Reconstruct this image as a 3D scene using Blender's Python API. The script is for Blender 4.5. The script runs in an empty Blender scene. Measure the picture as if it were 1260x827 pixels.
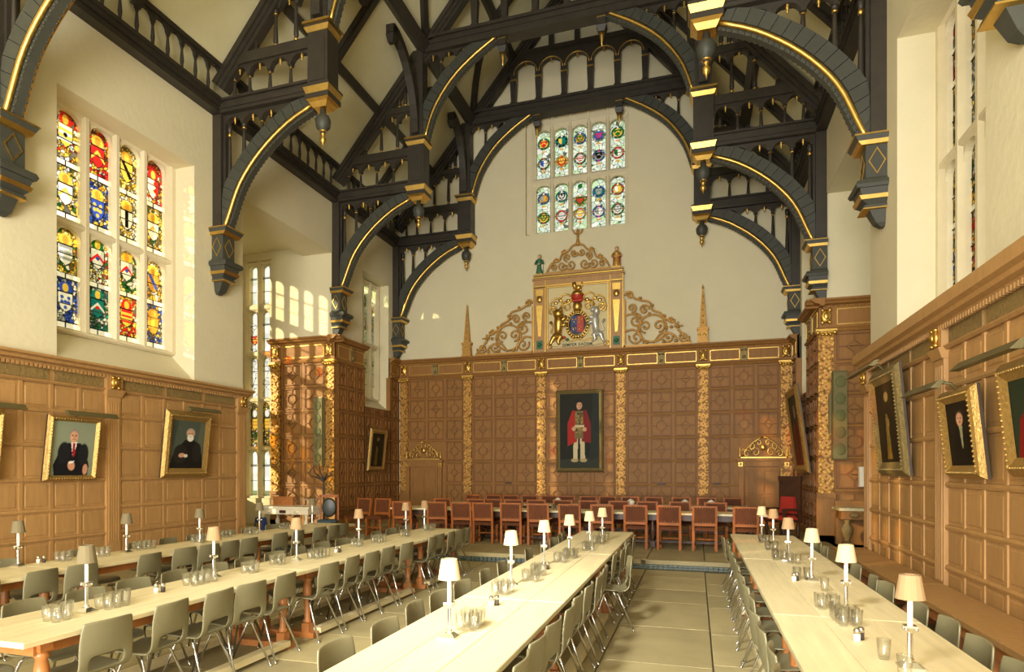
import bpy, bmesh, math, random
import numpy as np
from math import sin, cos, pi, radians as R
from mathutils import Vector, Matrix
random.seed(7); rng = np.random.default_rng(11)
D = bpy.data; SC = bpy.context.scene; COL = SC.collection

# ------------------------------------------------------------------ camera, world, sun, lights, exposure
cam = D.cameras.new('camera'); camo = D.objects.new('camera', cam); COL.objects.link(camo)
cam.sensor_width = 36; cam.lens = 821.14 / 1260 * 36
cam.shift_x = 55 / 1260; cam.shift_y = (577.21 - 413.5) / 1260
camo.location = (0, 0, 1.8); camo.rotation_euler = (pi / 2, 0, .3299)
cam.clip_end = 200; SC.camera = camo
SC.view_settings.view_transform = 'Standard'; SC.view_settings.look = 'None'
SC.view_settings.exposure = -.3; SC.view_settings.gamma = 1
W = D.worlds.new('world'); SC.world = W; W.use_nodes = True
W.node_tree.nodes['Background'].inputs[0].default_value = (1, .99, .95, 1)
W.node_tree.nodes['Background'].inputs[1].default_value = 1.5
def light(name, kind, loc, target, energy, color, size=1.0, sizey=None):
    l = D.lights.new(name, kind); l.energy = energy; l.color = color
    o = D.objects.new(name, l); COL.objects.link(o); o.location = loc
    d = Vector(target) - Vector(loc); o.rotation_euler = d.to_track_quat('-Z', 'Y').to_euler()
    if kind == 'AREA':
        l.shape = 'RECTANGLE'; l.size = size; l.size_y = sizey or size
    if kind == 'SUN': l.angle = R(.8)
    return o
SUN = light('sun', 'SUN', (-30, -18, 12), (-30 + .83, -18 + .74, 12 - .31), 11.0, (1, .86, .62))
light('added_fill', 'AREA', (-1.6, -7.0, 5.0), (-4.6, 16, 5.0), 1900, (1, .975, .91), 6, 3.0)  # added soft fill from behind the camera, not a fixture of the hall
light('added_table_fill', 'AREA', (-2.6, -1.2, 6.6), (-1.45, 5.6, .8), 165, (1, .98, .91), 1.0, 1.0).data.spread = R(45)  # added lamp that lifts the brightness of the third long table
light('added_roof_fill', 'AREA', (-2.4, -6.0, 1.6), (-3.9, 14, 12.5), 2600, (1, .975, .90), 6, 2)  # added upward fill to brighten the roof plaster

# ------------------------------------------------------------------ helpers
def lin(c):
    return tuple((x / 12.92 if x <= .04045 else ((x + .055) / 1.055) ** 2.4) for x in c)
def srgb(r, g, b): return lin((r / 255, g / 255, b / 255))
def mat(name, col, rough=.5, metal=0, var=.12, scale=6, stretch=(1, 1, 1), bump=0, objvar=0, bscale=None, spec=.5):
    m = D.materials.new(name); m.use_nodes = True; t = m.node_tree; n = t.nodes; b = n['Principled BSDF']
    b.inputs['Roughness'].default_value = rough; b.inputs['Metallic'].default_value = metal
    b.inputs['Specular IOR Level'].default_value = spec
    tc = n.new('ShaderNodeTexCoord'); oi = n.new('ShaderNodeObjectInfo')
    off = n.new('ShaderNodeVectorMath'); off.operation = 'SCALE'; off.inputs[0].default_value = (37, 53, 71)
    t.links.new(oi.outputs['Random'], off.inputs['Scale'])
    mp = n.new('ShaderNodeMapping'); mp.inputs['Scale'].default_value = [scale * s for s in stretch]
    t.links.new(tc.outputs['Object'], mp.inputs['Vector']); t.links.new(off.outputs[0], mp.inputs['Location'])
    nz = n.new('ShaderNodeTexNoise'); nz.inputs['Scale'].default_value = 1; nz.inputs['Detail'].default_value = 5
    nz.inputs['Roughness'].default_value = .6
    t.links.new(mp.outputs[0], nz.inputs['Vector'])
    mr = n.new('ShaderNodeMapRange'); mr.inputs[1].default_value = .25; mr.inputs[2].default_value = .75
    mr.inputs[3].default_value = 1 - var; mr.inputs[4].default_value = 1 + var
    t.links.new(nz.outputs[0], mr.inputs[0])
    mo = n.new('ShaderNodeMapRange'); mo.inputs[3].default_value = 1 - objvar; mo.inputs[4].default_value = 1 + objvar
    t.links.new(oi.outputs['Random'], mo.inputs[0])
    mu = n.new('ShaderNodeMath'); mu.operation = 'MULTIPLY'
    t.links.new(mr.outputs[0], mu.inputs[0]); t.links.new(mo.outputs[0], mu.inputs[1])
    vs = n.new('ShaderNodeVectorMath'); vs.operation = 'SCALE'; vs.inputs[0].default_value = col[:3]
    t.links.new(mu.outputs[0], vs.inputs['Scale']); t.links.new(vs.outputs[0], b.inputs['Base Color'])
    if bump:
        bp = n.new('ShaderNodeBump'); bp.inputs['Strength'].default_value = bump; bp.inputs['Distance'].default_value = .02
        if bscale:
            n2 = n.new('ShaderNodeTexNoise'); n2.inputs['Scale'].default_value = bscale; n2.inputs['Detail'].default_value = 3
            t.links.new(tc.outputs['Object'], n2.inputs['Vector']); t.links.new(n2.outputs[0], bp.inputs['Height'])
        else: t.links.new(nz.outputs[0], bp.inputs['Height'])
        t.links.new(bp.outputs[0], b.inputs['Normal'])
    return m
MT = {}
MT['plaster'] = mat('plaster', srgb(216, 206, 173), .9, var=.035, scale=1.2, bump=.25, bscale=9)
MT['ceiling'] = mat('ceiling_plaster', srgb(224, 217, 178), .9, var=.05, scale=1.5, bump=.25, bscale=8)
MT['stone'] = mat('window_stone', srgb(218, 206, 174), .85, var=.05, scale=3, bump=.15, bscale=30)
MT['oak'] = mat('light_oak', srgb(170, 129, 78), .5, var=.14, scale=5, stretch=(3, 3, .5), bump=.08, objvar=.07)
MT['oakdark'] = mat('red_oak', srgb(148, 104, 54), .55, spec=.3, var=.14, scale=5, stretch=(3, 3, .5), bump=.08, objvar=.07)
MT['mouldshade'] = mat('red_oak_moulding_shade', srgb(132, 88, 46), .55, var=.14, scale=5, stretch=(3, 3, .5), objvar=.05, spec=.3)  # darker than the panel oak: crevice shade put into the moulding colour
MT['oakcarve'] = mat('carved_frieze_wood', srgb(132, 108, 62), .6, var=.35, scale=24, bump=.8, objvar=.08)
MT['black'] = mat('black_timber', srgb(52, 46, 38), .5, var=.25, scale=5, stretch=(1, 1, 1), bump=.1)
MT['slate'] = mat('slate_painted_timber', srgb(62, 63, 55), .55, var=.12, scale=6, objvar=.08)
MT['gold'] = mat('gold_leaf', srgb(216, 178, 96), .4, 1, var=.14, scale=9, bump=.1)
MT['goldflat'] = mat('gilt_wood', srgb(186, 140, 68), .5, .4, var=.2, scale=14, bump=.2)
MT['flag'] = mat('flagstone', srgb(152, 138, 98), .6, var=.16, scale=2.2, bump=.1, objvar=.14, bscale=18)
MT['joint'] = mat('floor_joint', srgb(98, 87, 60), .9)
MT['pine'] = mat('scrubbed_pine', srgb(210, 195, 153), .5, var=.12, scale=3, stretch=(6, .5, 4), bump=.06, objvar=.05)
MT['legwood'] = mat('table_leg_wood', srgb(164, 104, 54), .4, var=.2, scale=9, objvar=.06)
MT['plastic'] = mat('olive_grey_plastic', srgb(118, 112, 84), .42, var=.04, scale=3, objvar=.05)
MT['chrome'] = mat('chrome', (.62, .62, .60), .18, 1, var=.03)
MT['silver'] = mat('silver_plate', (.78, .77, .72), .22, 1, var=.05, scale=20)
MT['shade'] = mat('lamp_shade_fabric', srgb(206, 182, 140), .85, var=.05, scale=60, stretch=(1, 1, .1))
MT['shadedark'] = mat('tan_lamp_shade_fabric', srgb(160, 130, 92), .85, var=.05, scale=60, stretch=(1, 1, .1))
MT['shadegrey'] = mat('grey_lamp_shade_fabric', srgb(112, 100, 72), .85, var=.05, scale=60, stretch=(1, 1, .1))
MT['candle'] = mat('white_candle', srgb(246, 242, 226), .5, var=.02)
MT['leather'] = mat('brown_leather', srgb(92, 52, 30), .6, var=.2, scale=8, bump=.08, objvar=.12, spec=.12)
MT['redleather'] = mat('dark_red_leather', srgb(104, 36, 28), .4, var=.2, scale=8, bump=.08)
MT['chairwood'] = mat('chair_oak', srgb(150, 84, 34), .5, spec=.25, var=.2, scale=8, objvar=.08)
MT['darkwood'] = mat('dark_carved_wood', srgb(70, 44, 28), .45, var=.3, scale=10, bump=.2)
MT['tile'] = mat('blue_green_tile', srgb(80, 92, 84), .4, var=.3, scale=14, objvar=.1)
MT['lampbar'] = mat('olive_metal', srgb(104, 94, 58), .45, .35, var=.08)
MT['frame'] = mat('gilt_frame', srgb(180, 146, 82), .4, .7, var=.22, scale=30, bump=.5)
MT['framedull'] = mat('tarnished_gilt_frame', srgb(134, 116, 72), .5, .4, var=.3, scale=26, bump=.6)
MT['framedark'] = mat('dark_frame_wood', srgb(58, 44, 30), .45, var=.1)
MT['white'] = mat('white_paint', srgb(240, 236, 220), .6, var=.02)
MT['green'] = mat('green_paint', srgb(52, 104, 70), .5, var=.15, scale=10)
MT['red'] = mat('red_paint', srgb(182, 52, 36), .5, var=.15, scale=10)
MT['blue'] = mat('blue_paint', srgb(44, 66, 120), .5, var=.15, scale=10)
MT['skin'] = mat('painted_skin', srgb(224, 172, 128), .6, var=.05)
MT['silverpaint'] = mat('silver_paint', srgb(206, 204, 196), .35, .5, var=.1, scale=12)
MT['blackpaint'] = mat('black_lettering', srgb(34, 30, 26), .5)
MT['cream'] = mat('cream_panel', srgb(214, 198, 150), .8, var=.04)
MT['speaker'] = mat('olive_fabric', srgb(114, 106, 68), .85, var=.06, scale=40)
MT['speakerdisc'] = mat('green_mesh', srgb(98, 98, 58), .85, var=.08, scale=60)
MT['lead'] = mat('lead_came', srgb(60, 58, 52), .6)
MT['marble'] = mat('pale_marble', srgb(236, 222, 190), .4, var=.1, scale=5)
MT['pepper'] = mat('ground_pepper', srgb(60, 50, 40), .8)
MT['salt'] = mat('white_salt', srgb(236, 232, 220), .8)
MT['grass'] = mat('lawn', srgb(92, 116, 58), .9, var=.3, scale=3)
MT['bark'] = mat('bark', srgb(86, 70, 52), .9, var=.3, scale=6)
MT['leaf'] = mat('leaf_green', srgb(110, 128, 60), .7, var=.3, scale=3)
MT['roundleather'] = mat('dark_green_leather', srgb(46, 48, 38), .4, var=.1)
MT['bluecloth'] = mat('blue_grey_cloth', srgb(62, 82, 92), .7, var=.1)
MT['redcloth'] = mat('red_cloth', srgb(176, 44, 34), .7, var=.12)
def attr_mat(name, rough=.45, glass=False):
    m = D.materials.new(name); m.use_nodes = True; t = m.node_tree; n = t.nodes; b = n['Principled BSDF']
    a = n.new('ShaderNodeAttribute'); a.attribute_name = 'Col'
    if not glass:
        t.links.new(a.outputs[0], b.inputs['Base Color']); b.inputs['Roughness'].default_value = rough; b.inputs['Specular IOR Level'].default_value = .15
        return m
    tr = n.new('ShaderNodeBsdfTransparent'); tl = n.new('ShaderNodeBsdfTranslucent'); mx = n.new('ShaderNodeMixShader'); mx.inputs[0].default_value = .3 if name == 'stained_glass' else .06
    gl = n.new('ShaderNodeBsdfGlossy'); gl.inputs['Roughness'].default_value = .12; m2 = n.new('ShaderNodeMixShader'); m2.inputs[0].default_value = .03
    t.links.new(a.outputs[0], tr.inputs[0]); t.links.new(a.outputs[0], tl.inputs[0])
    t.links.new(tr.outputs[0], mx.inputs[1]); t.links.new(tl.outputs[0], mx.inputs[2])
    t.links.new(mx.outputs[0], m2.inputs[1]); t.links.new(gl.outputs[0], m2.inputs[2])
    t.links.new(m2.outputs[0], n['Material Output'].inputs[0])
    return m
MT['paint'] = attr_mat('oil_paint', .55)
MT['stained'] = attr_mat('stained_glass', glass=True); MT['clear'] = attr_mat('clear_leaded_glass', glass=True)
def glass_mat(name, tint, refl, rough=.03):
    m = D.materials.new(name); m.use_nodes = True; t = m.node_tree; n = t.nodes
    tr = n.new('ShaderNodeBsdfTransparent'); tr.inputs[0].default_value = (*tint, 1)
    gl = n.new('ShaderNodeBsdfGlossy'); gl.inputs['Roughness'].default_value = rough
    fr = n.new('ShaderNodeLayerWeight'); fr.inputs[0].default_value = .35
    mr = n.new('ShaderNodeMapRange'); mr.inputs[3].default_value = refl; mr.inputs[4].default_value = .6
    mx = n.new('ShaderNodeMixShader')
    t.links.new(fr.outputs['Facing'], mr.inputs[0]); t.links.new(mr.outputs[0], mx.inputs[0])
    t.links.new(tr.outputs[0], mx.inputs[1]); t.links.new(gl.outputs[0], mx.inputs[2]); t.links.new(mx.outputs[0], n['Material Output'].inputs[0])
    return m
MT['tumbler'] = glass_mat('tumbler_glass', (.985, .99, .985), .05)
# carved and gilded pilaster pattern: interlaced lozenges with red centres
def pilaster_mat():
    m = D.materials.new('gilded_carving'); m.use_nodes = True; t = m.node_tree; n = t.nodes; b = n['Principled BSDF']
    tc = n.new('ShaderNodeTexCoord'); vo = n.new('ShaderNodeTexVoronoi'); vo.inputs['Scale'].default_value = 13
    t.links.new(tc.outputs['Object'], vo.inputs['Vector'])
    cr = n.new('ShaderNodeValToRGB'); e = cr.color_ramp.elements
    e[0].position = .0; e[0].color = (*srgb(196, 120, 50), 1); e[1].position = .75; e[1].color = (*srgb(120, 76, 30), 1)
    x = e.new(.22); x.color = (*srgb(212, 168, 78), 1); x = e.new(.5); x.color = (*srgb(172, 122, 52), 1)
    t.links.new(vo.outputs['Distance'], cr.inputs[0]); t.links.new(cr.outputs[0], b.inputs['Base Color'])
    bp = n.new('ShaderNodeBump'); bp.invert = True; bp.inputs['Strength'].default_value = .6; bp.inputs['Distance'].default_value = .02
    t.links.new(vo.outputs['Distance'], bp.inputs['Height']); t.links.new(bp.outputs[0], b.inputs['Normal'])
    b.inputs['Metallic'].default_value = .3; b.inputs['Roughness'].default_value = .5
    return m
MT['carved'] = pilaster_mat()

class MB:
    def __init__(s): s.v = []; s.f = []; s.m = []; s.sm = []
    def add(s, vs, fs, k=0, smooth=False):
        o = len(s.v); s.v += [tuple(v) for v in vs]
        for f in fs: s.f.append([i + o for i in f]); s.m.append(k); s.sm.append(smooth)
        return s
    def box(s, x0, x1, y0, y1, z0, z1, k=0):
        return s.add([(x0, y0, z0), (x1, y0, z0), (x1, y1, z0), (x0, y1, z0), (x0, y0, z1), (x1, y0, z1), (x1, y1, z1), (x0, y1, z1)],
              [(0, 3, 2, 1), (4, 5, 6, 7), (0, 1, 5, 4), (1, 2, 6, 5), (2, 3, 7, 6), (3, 0, 4, 7)], k)
    def frus(s, x, y, z0, a0, b0, z1, a1, b1, k=0):   # tapered block, half sizes
        return s.add([(x - a0, y - b0, z0), (x + a0, y - b0, z0), (x + a0, y + b0, z0), (x - a0, y + b0, z0), (x - a1, y - b1, z1), (x + a1, y - b1, z1), (x + a1, y + b1, z1), (x - a1, y + b1, z1)],
              [(0, 3, 2, 1), (4, 5, 6, 7), (0, 1, 5, 4), (1, 2, 6, 5), (2, 3, 7, 6), (3, 0, 4, 7)], k)
    def beam(s, p, q, w, h, k=0, up=(0, 0, 1)):
        p = Vector(p); q = Vector(q); d = (q - p).normalized(); a = d.cross(Vector(up))
        if a.length < 1e-4: a = d.cross(Vector((0, 1, 0)))
        a.normalize(); b = a.cross(d); a *= w / 2; b *= h / 2
        vs = [p - a - b, p + a - b, p + a + b, p - a + b, q - a - b, q + a - b, q + a + b, q - a + b]
        return s.add(vs, [(0, 3, 2, 1), (4, 5, 6, 7), (0, 1, 5, 4), (1, 2, 6, 5), (2, 3, 7, 6), (3, 0, 4, 7)], k)
    def lathe(s, prof, c=(0, 0, 0), n=10, k=0, smooth=True, ax=None):
        vs = []; fs = []
        for r, z in prof:
            for i in range(n):
                a = 2 * pi * i / n; vs.append(Vector((r * cos(a), r * sin(a), z)))
        for j in range(len(prof) - 1):
            for i in range(n):
                i2 = (i + 1) % n; fs.append((j * n + i, j * n + i2, (j + 1) * n + i2, (j + 1) * n + i))
        fs.append(tuple(range(n - 1, -1, -1))); fs.append(tuple((len(prof) - 1) * n + i for i in range(n)))
        if ax is not None: vs = [ax @ v for v in vs]
        c = Vector(c); return s.add([v + c for v in vs], fs, k, smooth)
    def rings(s, bands, c=(0, 0, 0), n=8):   # bands: (profile, material)
        for pr, k in bands: s.lathe(pr, c, n, k)
        return s
    def tube(s, pts, r, n=6, k=0, flat=None, closed=False):
        pts = [Vector(p) for p in pts]; N = len(pts); rr = r if isinstance(r, (list, tuple)) else [r] * N
        vs = []; fs = []; ref = None
        for i, p in enumerate(pts):
            d = (pts[min(i + 1, N - 1)] - pts[max(i - 1, 0)]).normalized()
            if ref is None:
                ref = Vector((0, 1, 0)) if abs(d.y) < .9 else Vector((1, 0, 0))
            a = d.cross(ref)
            if a.length < 1e-3: a = d.orthogonal()
            a.normalize(); b = a.cross(d); ref = b if abs(b.length) > .5 else ref
            if flat: ref = Vector((0, 1, 0)); a = d.cross(ref).normalized(); b = ref * flat
            for j in range(n):
                t = 2 * pi * j / n + pi / n; vs.append(p + (a * cos(t) + b * sin(t)) * rr[i])
        for i in range(N - 1):
            for j in range(n):
                j2 = (j + 1) % n; fs.append((i * n + j, i * n + j2, (i + 1) * n + j2, (i + 1) * n + j))
        fs.append(tuple(range(n - 1, -1, -1))); fs.append(tuple((N - 1) * n + j for j in range(n)))
        return s.add(vs, fs, k, n > 4)
    def prism(s, poly, d0, d1, fn, k=0):   # fn(u,v,w)->xyz
        n = len(poly); vs = [fn(u, v, d0) for u, v in poly] + [fn(u, v, d1) for u, v in poly]
        fs = [tuple(range(n)), tuple(range(2 * n - 1, n - 1, -1))] + [(i, (i + 1) % n + 0, (i + 1) % n + n, i + n) for i in range(n)]
        return s.add(vs, fs, k)
    def ball(s, c, r, k=0, n=8, sc=(1, 1, 1)):
        pr = [(max(1e-4, sin(pi * i / 6)), -cos(pi * i / 6)) for i in range(7)]
        return s.lathe(pr, c, n, k, True, Matrix.Diagonal((r * sc[0], r * sc[1], r * sc[2])))
    def mirror(s):
        m = MB(); m.v = [(-x, y, z) for x, y, z in s.v]; m.f = [f[::-1] for f in s.f]; m.m = list(s.m); m.sm = list(s.sm); return m
    def mesh(s, name, mats):
        me = D.meshes.new(name); me.from_pydata(s.v, [], s.f)
        for x in mats: me.materials.append(MT[x])
        me.polygons.foreach_set('material_index', s.m); me.polygons.foreach_set('use_smooth', s.sm)
        b = bmesh.new(); b.from_mesh(me); bmesh.ops.recalc_face_normals(b, faces=b.faces); b.to_mesh(me); b.free(); me.update()
        return me
    def build(s, name, mats, parent=None, loc=(0, 0, 0), rot=(0, 0, 0), sc=(1, 1, 1)):
        return put(name, s.mesh(name, mats if isinstance(mats, (list, tuple)) else [mats]), parent, loc, rot, sc)
def put(name, me, parent=None, loc=(0, 0, 0), rot=(0, 0, 0), sc=(1, 1, 1)):
    o = D.objects.new(name, me); COL.objects.link(o); o.parent = parent
    o.location = loc; o.rotation_euler = rot; o.scale = sc; return o
def tag(o, label, cat, group=None):
    o['label'] = label; o['category'] = cat
    if group: o['group'] = group
    return o
def thing(name, label, cat, loc=(0, 0, 0), rz=0, group=None, rx=0):
    o = put(name, None, None, loc, (rx, 0, rz)); o.empty_display_size = .1; return tag(o, label, cat, group)
def struct(o, label=None):
    o['kind'] = 'structure'
    if label: o['label'] = label
    return o
def kids(o): return [c for c in D.objects if c.parent is o]
KID = {}
def dup(root, loc, rz=0, label=None, group=None, skip=()):
    def rec(o, par):
        c = o.copy(); COL.objects.link(c); c.parent = par
        if o.name not in KID: KID[o.name] = [k.name for k in o.children]
        for kn in KID[o.name]:
            if kn.split('.')[0] not in skip: rec(D.objects[kn], c)
        return c
    r = rec(root, None); r.location = loc; r.rotation_euler = (root.rotation_euler[0], 0, rz)
    if label: r['label'] = label
    if group: r['group'] = group
    return r
ORD = ['first', 'second', 'third', 'fourth', 'fifth', 'sixth', 'seventh', 'eighth', 'ninth', 'tenth', 'eleventh', 'twelfth', 'thirteenth',
       'fourteenth', 'fifteenth', 'sixteenth', 'seventeenth', 'eighteenth', 'nineteenth', 'twentieth']

# ---- painting on small grids (flat print on canvases and glass)
class Art:
    def __init__(s, w, h, asp, bg):   # asp = width/height
        s.w, s.h, s.asp = w, h, asp
        x, y = np.meshgrid((np.arange(w) + .5) / w, (np.arange(h) + .5) / h); s.x = x; s.y = y
        s.a = np.ones((h, w, 3)) * np.array(lin(bg))
    def mask(s, m, col, soft=None):
        c = np.array(lin(col)); s.a = s.a * (1 - m[..., None]) + c * m[..., None]; return s
    def ell(s, cx, cy, rx, ry, col, rot=0, soft=.15):
        dx = (s.x - cx) * s.asp; dy = s.y - cy; c_, s_ = cos(rot), sin(rot); u = dx * c_ + dy * s_; v = -dx * s_ + dy * c_
        d = np.sqrt((u / (rx * s.asp)) ** 2 + (v / ry) ** 2); return s.mask(np.clip((1 - d) / soft + .5, 0, 1), col)
    def ring(s, cx, cy, r, t, col):    # r,t in units of height
        d = np.sqrt(((s.x - cx) * s.asp) ** 2 + (s.y - cy) ** 2); return s.mask((np.abs(d - r) < t).astype(float), col)
    def poly(s, pts, col):
        m = np.zeros(s.x.shape, bool); n = len(pts)
        for i in range(n):
            x0, y0 = pts[i]; x1, y1 = pts[(i + 1) % n]
            if y0 == y1: continue
            c = ((y0 > s.y) != (y1 > s.y)) & (s.x < (x1 - x0) * (s.y - y0) / (y1 - y0) + x0); m ^= c
        return s.mask(m.astype(float), col)
    def mosaic(s, n, pal, lead=.016, area=None, dark=(.10, .09, .07)):
        x0, x1, y0, y1 = area or (0, 1, 0, 1)
        px = rng.uniform(x0, x1, n) * s.asp; py = rng.uniform(y0, y1, n)
        d = np.sqrt((s.x[..., None] * s.asp - px) ** 2 + (s.y[..., None] - py) ** 2); o = np.sort(d, -1); k = d.argmin(-1)
        cols = np.array([lin(pal[i]) for i in rng.integers(0, len(pal), n)]) * rng.uniform(.8, 1.1, (n, 1))
        inside = (s.x >= x0) & (s.x <= x1) & (s.y >= y0) & (s.y <= y1)
        c = cols[k]; ld = (o[..., 1] - o[..., 0]) < lead
        c[ld] = c[ld] * .15 + np.array(lin(dark)) * .5; s.a[inside] = c[inside]; return s
    def noise(s, amt): s.a = s.a * rng.uniform(1 - amt, 1 + amt, s.a.shape[:2])[..., None]; return s
    def mesh(s, name, W_, H_, m, keep=None):
        h, w = s.h, s.w; X, Z = np.meshgrid(np.linspace(-W_ / 2, W_ / 2, w), np.linspace(0, H_, h))
        vs = np.stack([X, np.zeros_like(X), Z], -1).reshape(-1, 3)
        i = np.arange(w * h).reshape(h, w); fs = np.stack([i[:-1, :-1], i[:-1, 1:], i[1:, 1:], i[1:, :-1]], -1).reshape(-1, 4)
        me = D.meshes.new(name); me.from_pydata(vs.tolist(), [], fs.tolist()); me.materials.append(MT[m])
        at = me.color_attributes.new('Col', 'FLOAT_COLOR', 'POINT')
        at.data.foreach_set('color', np.concatenate([np.clip(s.a.reshape(-1, 3), 0, 1), np.ones((w * h, 1))], 1).ravel().astype(np.float32)); return me

XC, XL, XR, YB, DZ = -3.55, -9.9, 2.8, 21.4, .16     # hall axis, side wall faces, end wall, dais height
TR = [7.2, 12.05, 17.07, 21.12]                      # trusses
RM = 1.183                                           # roof pitch
def roofz(x): return 10.48 + RM * (6.2 - abs(x - XC))

# ------------------------------------------------------------------ structure
def wall_cells(name, mp, A, Zr, opens, t, mats='plaster', extra=None):
    """wall in (along a, up z) with rectangular openings, inner face at depth 0, thickness t; mp(a,d,z)->xyz"""
    ab = sorted({A[0], A[1], *[x for o in opens for x in o[:2]]}); zb = sorted({Zr[0], Zr[1], *[x for o in opens for x in o[2:]]})
    ab = [x for x in ab if A[0] <= x <= A[1]]; zb = [x for x in zb if Zr[0] <= x <= Zr[1]]
    def solid(i, j):
        if i < 0 or j < 0 or i >= len(ab) - 1 or j >= len(zb) - 1: return False
        a = (ab[i] + ab[i + 1]) / 2; z = (zb[j] + zb[j + 1]) / 2
        return not any(o[0] < a < o[1] and o[2] < z < o[3] for o in opens)
    b = MB()
    for i in range(len(ab) - 1):
        for j in range(len(zb) - 1):
            if not solid(i, j): continue
            a0, a1, z0, z1 = ab[i], ab[i + 1], zb[j], zb[j + 1]; q = lambda *p: b.add([mp(*x) for x in p], [(0, 1, 2, 3)])
            q((a0, 0, z0), (a1, 0, z0), (a1, 0, z1), (a0, 0, z1)); q((a0, t, z0), (a0, t, z1), (a1, t, z1), (a1, t, z0))
            if not solid(i - 1, j): q((a0, 0, z0), (a0, 0, z1), (a0, t, z1), (a0, t, z0))
            if not solid(i + 1, j): q((a1, 0, z0), (a1, t, z0), (a1, t, z1), (a1, 0, z1))
            if not solid(i, j - 1): q((a0, 0, z0), (a0, t, z0), (a1, t, z0), (a1, 0, z0))
            if not solid(i, j + 1): q((a0, 0, z1), (a1, 0, z1), (a1, t, z1), (a0, t, z1))
    if extra: extra(b)
    o = struct(b.build(name, mats)); return o
BAY = (12.9, 16.97)
REC = [(-1.5, 1.65), (3.3, 6.45), (8.16, 11.33)]; DW = (18.75, 20.63)
op = [(a, b, 3.65, 8.13) for a, b in REC] + [(BAY[0], BAY[1], DZ, 8.05), (DW[0], DW[1], 3.8, 8.04)]
def sill(b, side):
    for y0, y1, z0, dp, zr in [(a, c, 3.65, .62, .55) for a, c in REC] + [(DW[0], DW[1], 3.8, .42, .3)]:
        x = XL if side < 0 else XR; p = [(x, z0 - .02), (x + side * dp, z0 - .02), (x + side * dp, z0 + zr)]
        b.prism(p, y0, y1, lambda u, v, w: (u, w, v))
struct(wall_cells('wall_left', lambda a, d, z: (XL - d, a, z), (-10, YB), (0, 10.0), op, 1.0, 'plaster', lambda b: sill(b, -1)), 'cream plastered left side wall with tall deep window openings')
struct(wall_cells('wall_right', lambda a, d, z: (XR + d, a, z), (-10, YB), (0, 10.0), op, 1.0, 'plaster', lambda b: sill(b, 1)), 'cream plastered right side wall with deep window openings')
# end wall: gable with a window recess
WB = (-5.3, -1.93, 9.48, 13.35)
o = wall_cells('wall_back', lambda a, d, z: (a, YB + d, z), (XL - 1, XR + 1), (0, 18.5), [WB], .8)
o['label'] = 'cream plastered end wall rising to a gable above the dais'
# roof plaster slopes
b = MB()
for s in (-1, 1):
    xs = [XC + s * 6.75, XC]; zz = [roofz(x) for x in xs]
    b.add([(xs[0], -10, zz[0]), (xs[1], -10, zz[1]), (xs[1], YB, zz[1]), (xs[0], YB, zz[0]),
           (xs[0], -10, zz[0] + .3), (xs[1], -10, zz[1] + .3), (xs[1], YB, zz[1] + .3), (xs[0], YB, zz[0] + .3)],
          [(0, 1, 2, 3), (7, 6, 5, 4), (0, 4, 5, 1), (3, 2, 6, 7), (0, 3, 7, 4)])
struct(b.build('ceiling', 'ceiling'), 'cream plaster roof slopes between dark rafters')
# floor and dais
fl = struct(MB().box(XL - .6, XR + .6, -10, 12.5, -.3, -.035).build('floor', 'joint'), 'worn olive-tan stone flagged hall floor')
def slab(w, l, t, bv=.006):
    return MB().frus(0, 0, -t, w / 2, l / 2, -bv * .6, w / 2, l / 2).frus(0, 0, -bv * .6, w / 2, l / 2, 0, w / 2 - bv, l / 2 - bv)
fcols = [-9.85 + i * 1.0 for i in range(13)]
for i, x in enumerate(fcols):
    y = 1.2 - (i % 3) * .37
    while y < 12.38:
        l = random.choice([1.0, 1.2, 1.5, .85]); l = min(l, 12.38 - y)
        if l > .2: slab(.985 if i < 12 else .64, l - .015, .04).build('flagstone', 'flag', fl, (x + .5 if i < 12 else x + .33, y + l / 2, -.001 * random.random()))
        y += l
dais = struct(MB().box(XL - .6, XR + .6, 12.5, YB, -.3, DZ - .035).build('floor_dais', 'joint'), 'raised dais floor at the far end of the hall')
for i in range(13):
    y = 12.62
    while y < 21.3:
        l = min(random.choice([1.1, 1.4]), 21.35 - y); slab(.985 if i < 12 else .64, l - .015, .04).build('flagstone', 'flag', dais, (-9.85 + i + (.5 if i < 12 else .33), y + l / 2, DZ)); y += l
for side in (-1, 1):   # floor of the two window bays
    x0 = XL - 3.4 if side < 0 else XR; b = MB().box(x0, x0 + 3.4, BAY[0] - .1, BAY[1] + .1, -.3, DZ)
    struct(b.build('floor_bay', 'flag'))
for i in range(7): MB().box(-.86, .86, -.09, .09, -.075, .0).build('step_kerb', 'flag', dais, (XL + .9 + i * 1.8, 12.53, DZ + .003))
b = MB()
for i in range(150):
    x = XL + .08 + i * .0843
    for j in range(2): b.box(x, x + .072, 12.425, 12.49, .006 + j * .042, .006 + j * .042 + .036)
o = b.build('riser_tiles', 'tile', dais); o['kind'] = 'stuff'

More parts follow.
